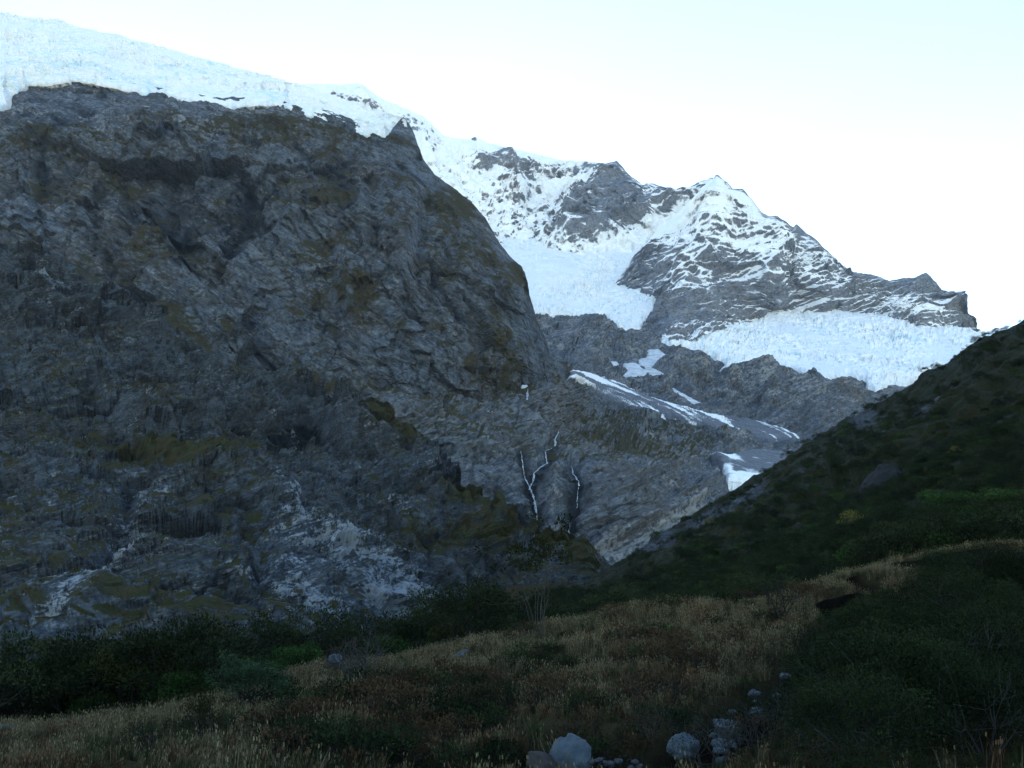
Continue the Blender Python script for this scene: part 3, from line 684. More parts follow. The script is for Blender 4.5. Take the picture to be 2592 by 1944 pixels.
# --- right hillside
R_crest = [(1480, 1470), (1545, 1432), (1600, 1402), (1700, 1334), (1780, 1285), (1850, 1242), (2000, 1152), (2130, 1070), (2260, 1000), (2330, 962), (2400, 920), (2480, 856), (2540, 836), (2592, 812), (2800, 690), (3000, 580)]
R_base = [(1480, 1560), (1900, 1560), (2300, 1500), (2600, 1470), (3000, 1450)]
R_ctrl = [(1480, 1470, 430), (1700, 1335, 400), (2000, 1150, 360), (2260, 1000, 330), (2592, 812, 290), (3000, 580, 260), (1480, 1540, 300), (1700, 1520, 170), (1900, 1520, 120), (2300, 1450, 85), (2600, 1420, 78), (3000, 1400, 70),
          (1700, 1430, 270), (2000, 1350, 200), (2300, 1250, 170), (2592, 1150, 150), (3000, 1000, 140), (2592, 950, 220)]
R_f = [('ridge', [(2592, 900), (2400, 1040), (2200, 1180), (1950, 1330), (1750, 1420)], 40, 5), ('gully', [(2592, 990), (2350, 1150), (2150, 1280)], 24, 4), ('bump', [(1700, 1390), (1640, 1420)], 26, 4), ('gully', [(2300, 1070), (2150, 1180), (2000, 1270)], 12, 2), ('bump', [(1620, 1450), (1700, 1440)], 20, 3)]
def R_noise(P, px, py, N):
    sc = np.clip(P[..., 1] / 250.0, .3, 1.3)
    w1, w2, _ = worley(P / 9.0)
    return sc * (7 * fbm(P / 38.0, 4, .55) + 1.6 * np.minimum(w2 - w1, .5) + .7 * fbm(P / 3.0, 3, .6))
def R_attr(P, px, py, N, h):
    n1 = fbm(P / 24.0 + 2, 4)
    scree = blobs(px, py, [(2230, 1130, 120, 14, -32, .8), (2400, 1010, 150, 16, -36, .7), (2030, 1240, 90, 18, -32, .8), (1900, 1270, 70, 22, -25, .9), (1800, 1330, 60, 24, -20, .8), (1680, 1400, 60, 26, -20, .8), (2190, 1060, 40, 30, -30, .6)])
    veg = 0.9 + 0.5 * n1 - scree
    return {'veg': veg, 'pale': 0.1 + .3 * n1 + .25 * scree, 'dark': 0.15 + 0 * n1}
R = Sheet('hillside', 1480, 3000, 520, 240, R_crest, R_base, R_ctrl, R_f, R_noise, R_attr, M['hill'], jag=8, back=(120, 80), seed=6.0)

# ------------------------------------------------------------------ near ground
def gco(x, y): return x / (y + 15.0) * 1.5, np.log(y + 15.0) * 0.8
g_px = [(0, 1944, 24), (-300, 1944, 26), (600, 1944, 23), (1200, 1944, 21.5), (1500, 1950, 20.5), (1900, 1950, 20), (2592, 1944, 17), (3000, 1944, 17),
        (300, 1870, 29), (700, 1820, 33), (1000, 1780, 35), (1300, 1715, 40), (1300, 1860, 25.5), (1000, 1880, 26), (1600, 1640, 46), (1800, 1575, 50),
        (-300, 1900, 34), (0, 1872, 37), (200, 1848, 38), (450, 1805, 40), (620, 1760, 43), (800, 1712, 46), (1000, 1690, 48), (1200, 1636, 52), (1400, 1600, 54), (1600, 1556, 56), (1750, 1535, 57), (1950, 1530, 57), (2050, 1498, 60), (2200, 1456, 64), (2400, 1416, 68), (2592, 1396, 70), (3000, 1360, 74),
        (1600, 1800, 29), (1700, 1700, 36), (1950, 1640, 42), (1900, 1720, 35), (2150, 1600, 42), (2300, 1550, 44), (2592, 1520, 44), (2592, 1750, 26), (2200, 1800, 25)]
gp = [tuple(at(a, b, c)) for a, b, c in g_px]
gp += [(0, 0, -1.7), (-20, 0, -1.8), (20, 0, -1.6), (0, -10, -1.7), (-14, 9, -2.7), (0, 9, -2.7), (12, 9, -2.5), (-16, 16, -3.8), (0, 15.5, -3.7), (12, 14, -3.2),
       (-65, 80, -13.5), (-30, 80, -11.5), (-120, 250, -34), (0, 80, -8.5), (0, 200, -13), (-60, 200, -25), (50, 420, -6), (0, 450, -6), (-150, 450, -40), (30, 85, -3.5), (32, 120, -6), (60, 110, 0), (40, 250, -4), (120, 90, 8), (200, 200, 10), (300, 440, 0), (-300, 440, -60), (-90, 60, -12), (-40, 55, -9.5), (-10, 66, -6.8), (12, 72, -4.5), (26, 70, -2.6)]
gp = np.array(gp)
u_, v_ = gco(gp[:, 0], gp[:, 1])
G_T = TPS(np.stack([u_, v_], -1), gp[:, 2], sc=1.0, smooth=2e-4)
stream_px = [(1480, 1960, 20.3), (1600, 1925, 21), (1740, 1893, 22.5), (1840, 1850, 24.8), (1900, 1790, 28), (1975, 1715, 32.5), (2060, 1668, 37), (2110, 1648, 40), (2125, 1590, 44)]
STREAM = [tuple(at(*q)[:2]) for q in stream_px]
BANKS = [([(1290, 1800, 30), (1345, 1795, 30)], 0.9, 0.35), ([(1480, 1668, 41), (1600, 1672, 41)], 1.0, 0.4), ([(1540, 1725, 35), (1660, 1735, 34)], 1.0, 0.4), ([(950, 1900, 25), (1010, 1908, 24.5)], 0.8, 0.35), ([(1050, 1920, 23), (1180, 1925, 22.5), (1300, 1915, 22.5)], 0.8, 0.5), ([(1420, 1860, 24.5), (1520, 1880, 23.5), (1640, 1890, 22.5)], 1.1, 0.9)]
BANKS = [([tuple(at(*q)[:2]) for q in L], w, d) for L, w, d in BANKS]
SCARPS = [([(2195, 60.5), (2280, 61.5), (2360, 61), (2440, 62.5), (2540, 62)], 1.9), ([(2040, 48), (2080, 49.5), (2125, 48.5), (2175, 50), (2200, 50.5)], 1.5), ([(2100, 55), (2150, 56), (2205, 55.5)], 1.0)]
SCARPS = [([((a - 1296) / F * Y * CP, Y) for a, Y in L], dep) for L, dep in SCARPS]
def ground_parts(x, y):
    x = np.asarray(x, float); y = np.asarray(y, float)
    z = G_T(*gco(x, y))
    P = np.stack([x, y, 0 * x], -1)
    fade = sstep(6, 16, y)
    z = z + fade * (0.28 * fbm(P / 3.2, 3) + 0.07 * fbm(P / 0.7, 2) + 0.5 * fbm(P / 12.0 + 4, 2))
    d, _ = seg_dist(x, y, STREAM)
    lip = np.zeros(x.shape)
    for L, dep in SCARPS:
        q, sd_ = seg_dist(x, y, L)
        q = q + .35 * fbm(P / 1.3 + 11, 2)
        fr = (sd_ > 0)
        xa, xb = L[0][0], L[-1][0]; w = sstep(xa - .3, xa + 1.0, x) * sstep(xb + .3, xb - 1.0, x)
        z = z - fr * w * dep * sstep(-.1, .30, q) * sstep(22, 7, q)
        lip = np.maximum(lip, w * np.maximum(fr * sstep(2.8, 1.9, q), sstep(.42, .25, q)))
    z = z - 0.85 * np.exp(-(d / 1.5) ** 2)
    bare = np.maximum(np.exp(-(d / 1.5) ** 4), lip)
    for L, w, dep in BANKS:
        q, _ = seg_dist(x, y, L)
        q = q + 0.35 * w * fbm(P / 0.8 + 7, 2)
        k = np.exp(-(q / w) ** 4)
        z = z - dep * k
        bare = np.maximum(bare, k)
    return z, bare, d
gv = np.concatenate([np.linspace(-11, 15.5, 24), np.linspace(16, 72, 420), np.exp(np.linspace(math.log(73), math.log(455), 46))])
NV = len(gv)
gu = np.concatenate([np.linspace(-1.3, -.5, 40)[:-1], np.linspace(-.5, .5, 300), np.linspace(.5, 1.5, 50)[1:]])
GY = np.broadcast_to(gv[:, None], (NV, len(gu))).copy(); GX = gu[None, :] * (GY + 15.0)
GZ, GB, GD_ = ground_parts(GX, GY)
mg, nt, p = new_mat('ground_soil'); b = NB(nt)
gc = b.coord()
n1 = b.noise(gc, 0.9, 5, .7); n2 = b.noise(gc, 6.0, 4, .7)
cg = b.mix(b.ramp(n1, [(.35, 0), (.65, 1)]), (0.03, 0.025, 0.013), (0.05, 0.04, 0.02))
cg = b.mix(b.attr('bare'), cg, (0.006, 0.0052, 0.004))
b.link(cg, p.inputs['Base Color']); p.inputs['Roughness'].default_value = 1.0; p.inputs['Specular IOR Level'].default_value = 0.0
b.link(b.bump(n2, 0.08), p.inputs['Normal'])
mesh_from_grid('ground', np.stack([GX, GY, GZ], -1), mg, {'bare': GB})
fg = np.array([[-7000, -3000, -75], [7000, -3000, -75], [7000, 7000, -75], [-7000, 7000, -75]], float)  # unseen sheet below the terrain, added only for the light bounced from below
me = raw_mesh('unseen_ground', fg, np.array([[0, 1, 2, 3]]), mg, {'bare': np.zeros(4)})
ob = bpy.data.objects.new('unseen_ground', me); ob['kind'] = 'structure'; COL.objects.link(ob)

def gz(x, y): return float(ground_parts(np.array([x]), np.array([y]))[0][0])

# ------------------------------------------------------------------ plants
def leaf_mat(name, c, tip, rough=0.6, var=0.8):
    m, nt, p = new_mat(name); b = NB(nt)
    oi = b.n('ShaderNodeObjectInfo')
    t = b.attr('tone')
    cc = b.mix(t, tuple(v * 0.6 for v in c), tip)
    cc = b.mix(b.math('MULTIPLY', oi.outputs['Random'], var), cc, tuple(v * 0.4 for v in c))
    b.link(cc, p.inputs['Base Color']); p.inputs['Roughness'].default_value = rough; p.inputs['Specular IOR Level'].default_value = 0.02
    return m
def flat_mat(name, c, rough=0.8):
    m, nt, p = new_mat(name); b = NB(nt)
    n = b.noise(b.coord(), 14.0, 4, .7)
    b.link(b.mix(n, tuple(v * .6 for v in c), tuple(v * 1.4 for v in c)), p.inputs['Base Color'])
    p.inputs['Roughness'].default_value = rough; p.inputs['Specular IOR Level'].default_value = .04
    return m
LM = {'scrub': leaf_mat('scrub_leaf', (0.010, 0.017, 0.008), (0.048, 0.064, 0.026)),
      'bright': leaf_mat('bright_leaf', (0.014, 0.032, 0.008), (0.06, 0.12, 0.03)),
      'hebe': leaf_mat('hebe_leaf', (0.014, 0.028, 0.015), (0.055, 0.09, 0.045)),
      'beech': leaf_mat('beech_leaf', (0.009, 0.016, 0.007), (0.034, 0.052, 0.018)),
      'yellow': leaf_mat('yellow_leaf', (0.085, 0.085, 0.018), (0.24, 0.21, 0.04), .6, .2),
      'olive': leaf_mat('olive_leaf', (0.022, 0.028, 0.009), (0.075, 0.078, 0.022)),
      'tall': leaf_mat('tree_leaf', (0.014, 0.020, 0.007), (0.055, 0.060, 0.018)),
      'rust': leaf_mat('rust_leaf', (0.045, 0.030, 0.016), (0.10, 0.062, 0.03))}
BARK = flat_mat('dark_bark', (0.022, 0.020, 0.018)); PALEBARK = flat_mat('pale_bark', (0.055, 0.052, 0.045)); GREYBARK = flat_mat('grey_twig', (0.05, 0.048, 0.045))

def grow(rng, stems, height, spread, levels, split, r0, up=0.5, wob=0.25):
    segs, tips = [], []
    def go(p, d, L, r, lev):
        q = p
        n = 3
        for k in range(n):
            d = d + rng.normal(size=3) * wob * 0.4 + np.array([0, 0, up * 0.12]); d /= np.linalg.norm(d)
            e = q + d * L / n
            segs.append((q, e, r * (1 - .25 * k / n), r * (1 - .25 * (k + 1) / n))); q = e
        if lev == 0: tips.append((q, d)); return
        for _ in range(split):
            v = d + rng.normal(size=3) * (0.45 + wob); v /= np.linalg.norm(v)
            go(q, v, L * rng.uniform(.6, .9), r * .6, lev - 1)
    tot = sum(.75 ** k for k in range(levels + 1))
    for s in range(stems):
        a = 2 * math.pi * (s + rng.uniform(0, .6)) / stems
        d = np.array([math.cos(a) * spread * rng.uniform(.5, 1.2), math.sin(a) * spread * rng.uniform(.5, 1.2), 1.0]); d /= np.linalg.norm(d)
        go(np.array([math.cos(a) * .08, math.sin(a) * .08, -0.1]), d, height / tot * rng.uniform(.85, 1.1), r0, levels)
    return segs, tips

def tube_mesh(name, segs, mat, k=3):
    V, Fc = [], []
    for (a, c, ra, rc) in segs:
        d = c - a; d = d / (np.linalg.norm(d) + 1e-9)
        s = np.cross(d, [0.31, 0.9, 0.27]); s /= np.linalg.norm(s); t = np.cross(d, s)
        i = len(V)
        for (q, r) in ((a, ra), (c, rc)):
            for j in range(k):
                th = 2 * math.pi * j / k
                V.append(q + r * (math.cos(th) * s + math.sin(th) * t))
        for j in range(k): Fc.append((i + j, i + (j + 1) % k, i + k + (j + 1) % k, i + k + j))
    return raw_mesh(name, np.array(V), np.array(Fc), mat)

def leaf_mesh(name, pts, dirs, size, mat, rng, flat=0.5, aspect=0.45, tone=None):
    n = len(pts)
    d = dirs + rng.normal(size=(n, 3)) * 0.8; d /= np.linalg.norm(d, axis=1, keepdims=True)
    s = np.cross(d, rng.normal(size=(n, 3)) * (1 - flat) + np.array([0, 0, 1.0]) * flat); s /= np.linalg.norm(s, axis=1, keepdims=True) + 1e-9
    L = size * rng.uniform(.6, 1.3, (n, 1)); W = L * aspect
    nn = np.cross(d, s)
    V = np.stack([pts, pts + d * L * .5 + s * W * .5 + nn * W * .15, pts + d * L, pts + d * L * .5 - s * W * .5 + nn * W * .15], 1).reshape(-1, 3)
    Fc = np.arange(4 * n).reshape(n, 4)
    tn = np.repeat(rng.uniform(0, 1, n) ** 1.6 if tone is None else tone, 4)
    return raw_mesh(name, V, Fc, mat, {'tone': tn}, smooth=False)

def clumps(rng, tips, per, rad, sq=0.7):
    P, D, T = [], [], []
    for q, d in tips:
        o = rng.normal(size=(per, 3)); o *= (rng.uniform(.35, 1, (per, 1)) ** .4 * 1.25 * rad) / np.linalg.norm(o, axis=1, keepdims=True); o *= np.array([1, 1, sq])
        P.append(q + o); D.append(o / rad * .6 + d + np.array([0, 0, .4])); T.append(np.clip(rng.uniform(0, 1) ** 1.5 * .75 + rng.uniform(0, .4, per), 0, 1))
    return np.concatenate(P), np.concatenate(D), np.concatenate(T)

def make_bush(seed, h, spread, stems, levels, split, per, rad, leaf, lm, bark, r0=0.035, aspect=0.45, sq=0.7, up=.5, trim=None):
    rng = np.random.RandomState(seed)
    segs, tips = grow(rng, stems, h, spread, levels, split, r0, up)
    P, D, T = clumps(rng, tips, per, rad, sq)
    if trim is not None:
        k = rng.uniform(size=len(P)) < trim(P); P, D, T = P[k], D[k], T[k]
    k = P[:, 2] > 0.02
    return tube_mesh('stem', segs, bark), leaf_mesh('crown', P[k], D[k], leaf, lm, rng, aspect=aspect, tone=T[k])

BUSH = {'scrub': [make_bush(20 + i, 2.6, .75, 6, 2, 3, 90, .40, .125, LM['scrub'], BARK) for i in range(4)],
        'bright': [make_bush(40 + i, 2.2, 1.0, 7, 2, 3, 90, .38, .125, LM['bright'], BARK, sq=.5) for i in range(2)],
        'olive': [make_bush(50 + i, 2.3, .7, 6, 2, 3, 70, .36, .12, LM['olive'], BARK) for i in range(2)],
        'yellow': [make_bush(60 + i, 2.6, .45, 4, 2, 3, 40, .26, .11, LM['yellow'], GREYBARK) for i in range(2)],
        'rust': [make_bush(70 + i, 0.7, .9, 7, 1, 4, 16, .13, .07, LM['rust'], BARK, r0=.012) for i in range(2)],
        'low': [make_bush(80 + i, 0.6, 1.0, 8, 1, 4, 22, .12, .06, LM['beech'], BARK, r0=.012) for i in range(2)],
        'beech': [make_bush(90 + i, 2.4, .8, 8, 2, 4, 100, .30, .06, LM['beech'], GREYBARK, r0=.022, aspect=.55) for i in range(3)],
        'sparse': [make_bush(100 + i, 2.0, .7, 8, 2, 3, 12, .22, .06, LM['beech'], GREYBARK, r0=.016, aspect=.5) for i in range(2)]}

def thing(name, label, cat, loc, rz=0.0, sc=1.0, group=None):
    o = bpy.data.objects.new(name, None)
    o.location = loc; o.rotation_euler = (0, 0, rz); o.scale = (sc, sc, sc) if np.isscalar(sc) else sc
    o['label'] = label; o['category'] = cat
    if group: o['group'] = group
    COL.objects.link(o); return o
def part(name, me, parent):
    o = bpy.data.objects.new(name, me); o.parent = parent; COL.objects.link(o); return o
def plant(name, meshes, label, cat, loc, rz=0.0, sc=1.0, group=None):
    r = thing(name, label, cat, loc, rz, sc, group)
    part('stem', meshes[0], r); part('crown', meshes[1], r)
    return r

def scatter(name, mesh, P, rot, scale, mats=None):
    """one object of ground cover: a cloud of points that carries copies of one plant"""
    src = bpy.data.objects.new(name + '_source', mesh)
    me = bpy.data.meshes.new(name)
    me.vertices.add(len(P)); me.vertices.foreach_set('co', np.asarray(P, np.float32).ravel())
    a = me.attributes.new('rot', 'FLOAT_VECTOR', 'POINT'); a.data.foreach_set('vector', np.asarray(rot, np.float32).ravel())
    a = me.attributes.new('scl', 'FLOAT_VECTOR', 'POINT'); a.data.foreach_set('vector', np.asarray(scale, np.float32).ravel())
    ng = bpy.data.node_groups.new(name, 'GeometryNodeTree')
    ng.interface.new_socket('Geometry', in_out='INPUT', socket_type='NodeSocketGeometry')
    ng.interface.new_socket('Geometry', in_out='OUTPUT', socket_type='NodeSocketGeometry')
    gi = ng.nodes.new('NodeGroupInput'); go = ng.nodes.new('NodeGroupOutput')
    ip = ng.nodes.new('GeometryNodeInstanceOnPoints'); oi = ng.nodes.new('GeometryNodeObjectInfo')
    oi.inputs['Object'].default_value = src
    r = ng.nodes.new('GeometryNodeInputNamedAttribute'); r.data_type = 'FLOAT_VECTOR'; r.inputs['Name'].default_value = 'rot'
    s = ng.nodes.new('GeometryNodeInputNamedAttribute'); s.data_type = 'FLOAT_VECTOR'; s.inputs['Name'].default_value = 'scl'
    L = ng.links.new
    L(gi.outputs[0], ip.inputs['Points']); L(oi.outputs['Geometry'], ip.inputs['Instance'])
    L(r.outputs['Attribute'], ip.inputs['Rotation']); L(s.outputs['Attribute'], ip.inputs['Scale'])
    L(ip.outputs[0], go.inputs[0])
    ob = bpy.data.objects.new(name, me); COL.objects.link(ob)
    md = ob.modifiers.new('scatter', 'NODES'); md.node_group = ng
    ob['kind'] = 'stuff'
    return ob

# grass tufts
def tuft(seed, n, h, w, lean, mat, seedheads=0):
    rng = np.random.RandomState(seed); V = []; Fc = []; T = []
    for k in range(n):
        a = rng.uniform(0, 2 * math.pi); L = h * rng.uniform(.55, 1.15); ln = lean * rng.uniform(.2, 1.2)
        base = np.array([rng.normal() * .07, rng.normal() * .07, -.03]); o = np.array([math.cos(a), math.sin(a), 0]); s = np.array([-o[1], o[0], 0]) if rng.rand() < .5 else o
        tn = rng.uniform(0, 1) ** 1.3; i = len(V)
        for t, ww in ((0, 1.0), (.5, .8), (1.0, .12)):
            c = base + np.array([0, 0, L * t * (1 - .25 * ln * t)]) + o * L * ln * t * t * .8
            V += [c - s * w * ww / 2, c + s * w * ww / 2]; T += [tn, tn]
        Fc += [(i, i + 1, i + 3, i + 2), (i + 2, i + 3, i + 5, i + 4)]
        if rng.rand() < seedheads:
            j = len(V); e = np.array(V[-1]); V += [e - s * .012, e + s * .012, e + s * .010 + np.array([0, 0, .06]), e - s * .010 + np.array([0, 0, .06])]; T += [1.0] * 4; Fc.append((j, j + 1, j + 2, j + 3))
    return raw_mesh('tuft', np.array(V), np.array(Fc), mat, {'tone': np.array(T)}, smooth=False)
GM = {'tan': leaf_mat('tan_grass', (0.088, 0.072, 0.037), (0.225, 0.183, 0.097), .8), 'green': leaf_mat('green_grass', (0.038, 0.048, 0.020), (0.105, 0.12, 0.052), .8), 'rust': leaf_mat('rusty_grass', (0.070, 0.040, 0.021), (0.185, 0.105, 0.053), .8)}
rng = np.random.RandomState(5)
N = 90000
yy = 15.0 + (78.0 - 15.0) * rng.uniform(size=N) ** 0.8
xx = (rng.uniform(size=N) * 1.36 - 0.68) * yy * 1.0
zz, bare, sdst = ground_parts(xx, yy)
pxv = 1296 + F * xx / (yy * CP + zz * SP)
dens = fbm(np.stack([xx, yy, 0 * xx], -1) / 4.0, 3)
rightmass = sstep(1900, 2100, pxv) * sstep(46, 38, yy)
keep = (bare < 0.35) & (rng.uniform(size=N) < 0.62 + 1.5 * dens + .9 * sstep(40, 52, yy)) & (rng.uniform(size=N) > rightmass * 0.9)
xx, yy, zz, dens, pxv = xx[keep], yy[keep], zz[keep], dens[keep], pxv[keep]
kind = fbm(np.stack([xx, yy, 0 * xx + 9], -1) / 2.6, 3) + rng.normal(size=len(xx)) * .22
low = sstep(34, 24, yy)
for nm, m_, tf in (('tan_grass', (kind > -0.10 + .22 * low) & (kind < .32), tuft(1, 20, .50, .016, .5, GM['tan'], .4)), ('green_grass', kind <= -0.10 + .22 * low, tuft(2, 22, .38, .016, .7, GM['green'])), ('rusty_grass', kind >= .32, tuft(3, 18, .42, .015, .6, GM['rust'], .5))):
    n = int(m_.sum())
    P = np.stack([xx[m_], yy[m_], zz[m_]], -1)
    rot = np.stack([rng.normal(size=n) * .12, rng.normal(size=n) * .12, rng.uniform(size=n) * 6.28], -1)
    sc = (rng.uniform(.5, 1.25, n) * np.clip(1 + .7 * dens[m_], .6, 1.4))[:, None] * np.array([1, 1, 1.0])
    scatter(nm, tf, P, rot, sc)

# scrub belt on the valley floor and bushes on the hillside
def hill_pt(px, py):
    i = np.argmin((R.PX - px) ** 2 + (R.PY - py) ** 2); return R.P.reshape(-1, 3)[i]
rng = np.random.RandomState(8)
belt = []                                   # candidate spots on the ground behind the grassy rise
while len(belt) < 420:
    Y = 44 + 190 * rng.uniform() ** 1.5; px = rng.uniform(-150, 2000)
    x = (px - 1296) / F * Y * CP
    z = gz(x, Y)
    yc = np.interp(px, [0, 450, 620, 800, 1200, 1600, 1950, 2600], [38, 41, 45, 49, 55, 60, 63, 74])
    if Y < yc + 3: continue
    belt.append((x, Y, z))
belt.sort(key=lambda q: q[1])
for k, (x, Y, z) in enumerate(belt[:170]):
    kd = 'scrub' if rng.rand() < .8 else ('olive' if rng.rand() < .6 else 'bright')
    v = BUSH[kd][rng.randint(len(BUSH[kd]))]
    lab = {'scrub': 'dark green scrub bush in the dense belt beyond the grassy rise', 'olive': 'olive green bush in the dense scrub belt beyond the grassy rise', 'bright': 'brighter green spreading bush in the dark scrub belt beyond the grassy rise'}[kd]
    zn = 'left of the round shrub' if x / Y < -.34 else ('behind the round shrub' if x / Y < -.22 else ('left of the spindly tree' if x / Y < .02 else 'between the spindly tree and the hillside'))
    lab = lab.replace('beyond the grassy rise', zn)
    plant('scrub_bush', v, lab, 'bush', (x, Y, z - .1), rng.uniform(0, 6.28), rng.uniform(.5, 1.65) * (1 + .15 * (Y > 90)), group=kd + ' bushes of the belt ' + zn)
rest = np.array(belt[170:])
def stuff_bush(name, mesh, P, lo, hi, rng):
    n = len(P); sc = rng.uniform(lo, hi, n)[:, None] * np.array([1, 1, 1.0])
    scatter(name, mesh, P, np.stack([0 * P[:, 0], 0 * P[:, 0], rng.uniform(size=n) * 6.28], -1), sc)
stuff_bush('scrub_undergrowth', BUSH['scrub'][0][1], rest, 1.3, 2.2, rng)
# hillside: individual bushes low down, ground cover higher up
cand = []
while len(cand) < 3000:
    px = rng.uniform(1600, 2650); f = rng.uniform() ** 1.25
    top = lerp_line(R_crest, px); bot = lerp_line(R_base, px)
    py = bot + (top + 6 - bot) * f
    dens = 1.0 if f < .5 else (.75 if f < .75 else .4)
    if px < 1750: dens *= .5
    if rng.rand() > dens: continue
    cand.append((tuple(hill_pt(px, py)), f, px, py))
near = sorted([c for c in cand if c[1] < .5], key=lambda c: c[0][1])[:150]
ids = set(id(c) for c in near)
for (q, f, px, py) in near:
    r = rng.rand(); kd = 'scrub' if r < .6 else ('olive' if r < .78 else 'bright')
    v = BUSH[kd][rng.randint(len(BUSH[kd]))]
    lab = {'scrub': 'dark green scrub bush on the lower right hillside', 'olive': 'olive green bush on the lower right hillside', 'bright': 'bright green spreading bush on the lower right hillside'}[kd]
    zn = 'left of the lichen boulder' if px < 2180 else ('below the lichen boulder' if px < 2330 else 'right of the lichen boulder')
    lab = lab.replace('on the lower right hillside', 'on the hillside ' + zn)
    plant('hillside_bush', v, lab, 'bush', (q[0], q[1], q[2] - .1), rng.uniform(0, 6.28), rng.uniform(.55, 1.9) * (1.15 if kd == 'bright' else 1), group=kd + ' bushes on the hillside ' + zn)
far = np.array([c[0] for c in cand if id(c) not in ids]); k = rng.rand(len(far))
stuff_bush('hillside_scrub', BUSH['scrub'][1][1], far[k < .6], .35, 1.15, rng)
stuff_bush('hillside_olive_scrub', BUSH['olive'][0][1], far[(k >= .6) & (k < .85)], .25, .8, rng)
stuff_bush('hillside_green_scrub', BUSH['bright'][0][1], far[k >= .85], .4, 1.0, rng)

# ------------------------------------------------------------------ waterfalls and small snow patches
wm, nt, p = new_mat('white_water'); b = NB(nt)
wn1 = b.noise(b.coord(scale=(1, 1, .25)), 0.5, 4, .7)
b.link(b.mix(b.ramp(wn1, [(.35, 0), (.65, 1)]), (0.26, 0.30, 0.34), (0.62, 0.66, 0.68)), p.inputs['Base Color']); p.inputs['Roughness'].default_value = .4
b.link(b.ramp(b.noise(b.coord(scale=(1, 1, .3)), 0.35, 4, .7), [(.32, .12), (.58, 1.0)]), p.inputs['Alpha'])
snm, nt, p = new_mat('old_snow'); b = NB(nt)
b.link(b.mix(b.ramp(b.noise(b.coord(), .05, 5, .7), [(.35, 0), (.6, 1)]), (0.36, 0.38, 0.39), (0.72, 0.73, 0.72)), p.inputs['Base Color']); p.inputs['Roughness'].default_value = .7

def near_pt(sheet, px, py):
    """surface point of a landform seen at this spot (after its relief)"""
    pr = sheet.__dict__.setdefault('_proj', None)
    if pr is None:
        P = sheet.P.reshape(-1, 3)
        y = P[:, 1]; z = P[:, 2]
        d = y * CP + z * SP; h = z * CP - y * SP
        pr = sheet._proj = np.stack([1296 + F * P[:, 0] / d, 972 - F * h / d, P[:, 1]], -1)
    q = (pr[:, 0] - px) ** 2 + (pr[:, 1] - py) ** 2
    k = np.argsort(q)[:6]; i = k[np.argmin(pr[k, 2])]
    return sheet.P.reshape(-1, 3)[i]

def ribbon(name, sheet, lines, width, mat, off=2.2):
    V, Fc = [], []
    rg = np.random.RandomState(len(lines) + 3)
    for L, w in lines:
        pts = []
        for (x0, y0), (x1, y1) in zip(L[:-1], L[1:]):
            n = max(2, int(math.hypot(x1 - x0, y1 - y0) / 5))
            for k in range(n): pts.append((x0 + (x1 - x0) * k / n + rg.normal() * .8, y0 + (y1 - y0) * k / n))
        pts.append(L[-1])
        Q = np.array([near_pt(sheet, *q) for q in pts])
        Yl = Q[:, 1].copy()
        for _ in range(3): Yl[1:-1] = np.minimum(Yl[1:-1], (Yl[:-2] + Yl[2:]) / 2)
        Q = np.array([at(a, c, y) for (a, c), y in zip(pts, Yl)])
        Q = Q * (1 - off / np.linalg.norm(Q, axis=1, keepdims=True))
        i0 = len(V)
        for k, q in enumerate(Q):
            ww = width * w * (0.35 + 1.0 * rg.rand() ** 2) * min(1, .4 + k / 4.0)
            V += [q + np.array([-ww, .5 * ww, 0]), q + np.array([0, -.35 * ww, 0]), q + np.array([ww, .5 * ww, 0])]
        for k in range(len(Q) - 1):
            a = i0 + 3 * k
            Fc += [(a, a + 1, a + 4, a + 3), (a + 1, a + 2, a + 5, a + 4)]
    me = raw_mesh(name, np.array(V), np.array(Fc), mat)
    return bpy.data.objects.new(name, me)
def water(lines, width, label):
    o = ribbon('waterfall', DD, lines, width, wm); COL.objects.link(o)
    o['label'] = label; o['category'] = 'waterfall'
    return o
water([([(1415, 1090), (1407, 1108), (1404, 1130)], 1.0), ([(1400, 1133), (1380, 1142), (1382, 1162), (1386, 1172), (1368, 1182), (1352, 1198), (1349, 1220), (1342, 1236), (1340, 1240)], 1.0),
       ([(1318, 1141), (1323, 1165), (1323, 1186), (1330, 1212), (1342, 1236), (1352, 1262), (1357, 1290), (1360, 1328)], 0.9)], 1.0, 'forked white waterfall dropping down the middle of the rock wall')
water([([(1446, 1178), (1452, 1200), (1464, 1218), (1466, 1230)], 1.0), ([(1464, 1232), (1461, 1262), (1460, 1286)], .5), ([(1443, 1322), (1440, 1345), (1443, 1362)], .6)], 0.7, 'thin broken thread of water right of the forked waterfall')
water([([(1336, 984), (1335, 1000), (1334, 1012)], 1.0)], 1.2, 'short small waterfall under a snow strip on the upper bench')
SNL = {'snow_a': 'thin snow streak on slabs below the middle glacier tongue', 'snow_b': 'branching snow patch just left of the right glacier', 'snow_c': 'lacy snow patch above the grey debris fan', 'snow_d': 'small white snow patch on the bench left of the falls',
       'snow_e': 'tiny white snow strip above the short waterfall', 'snow_f': 'narrow snow strip left of the lacy snow patch', 'snow_g': 'long snow streak right of the grey debris fan'}
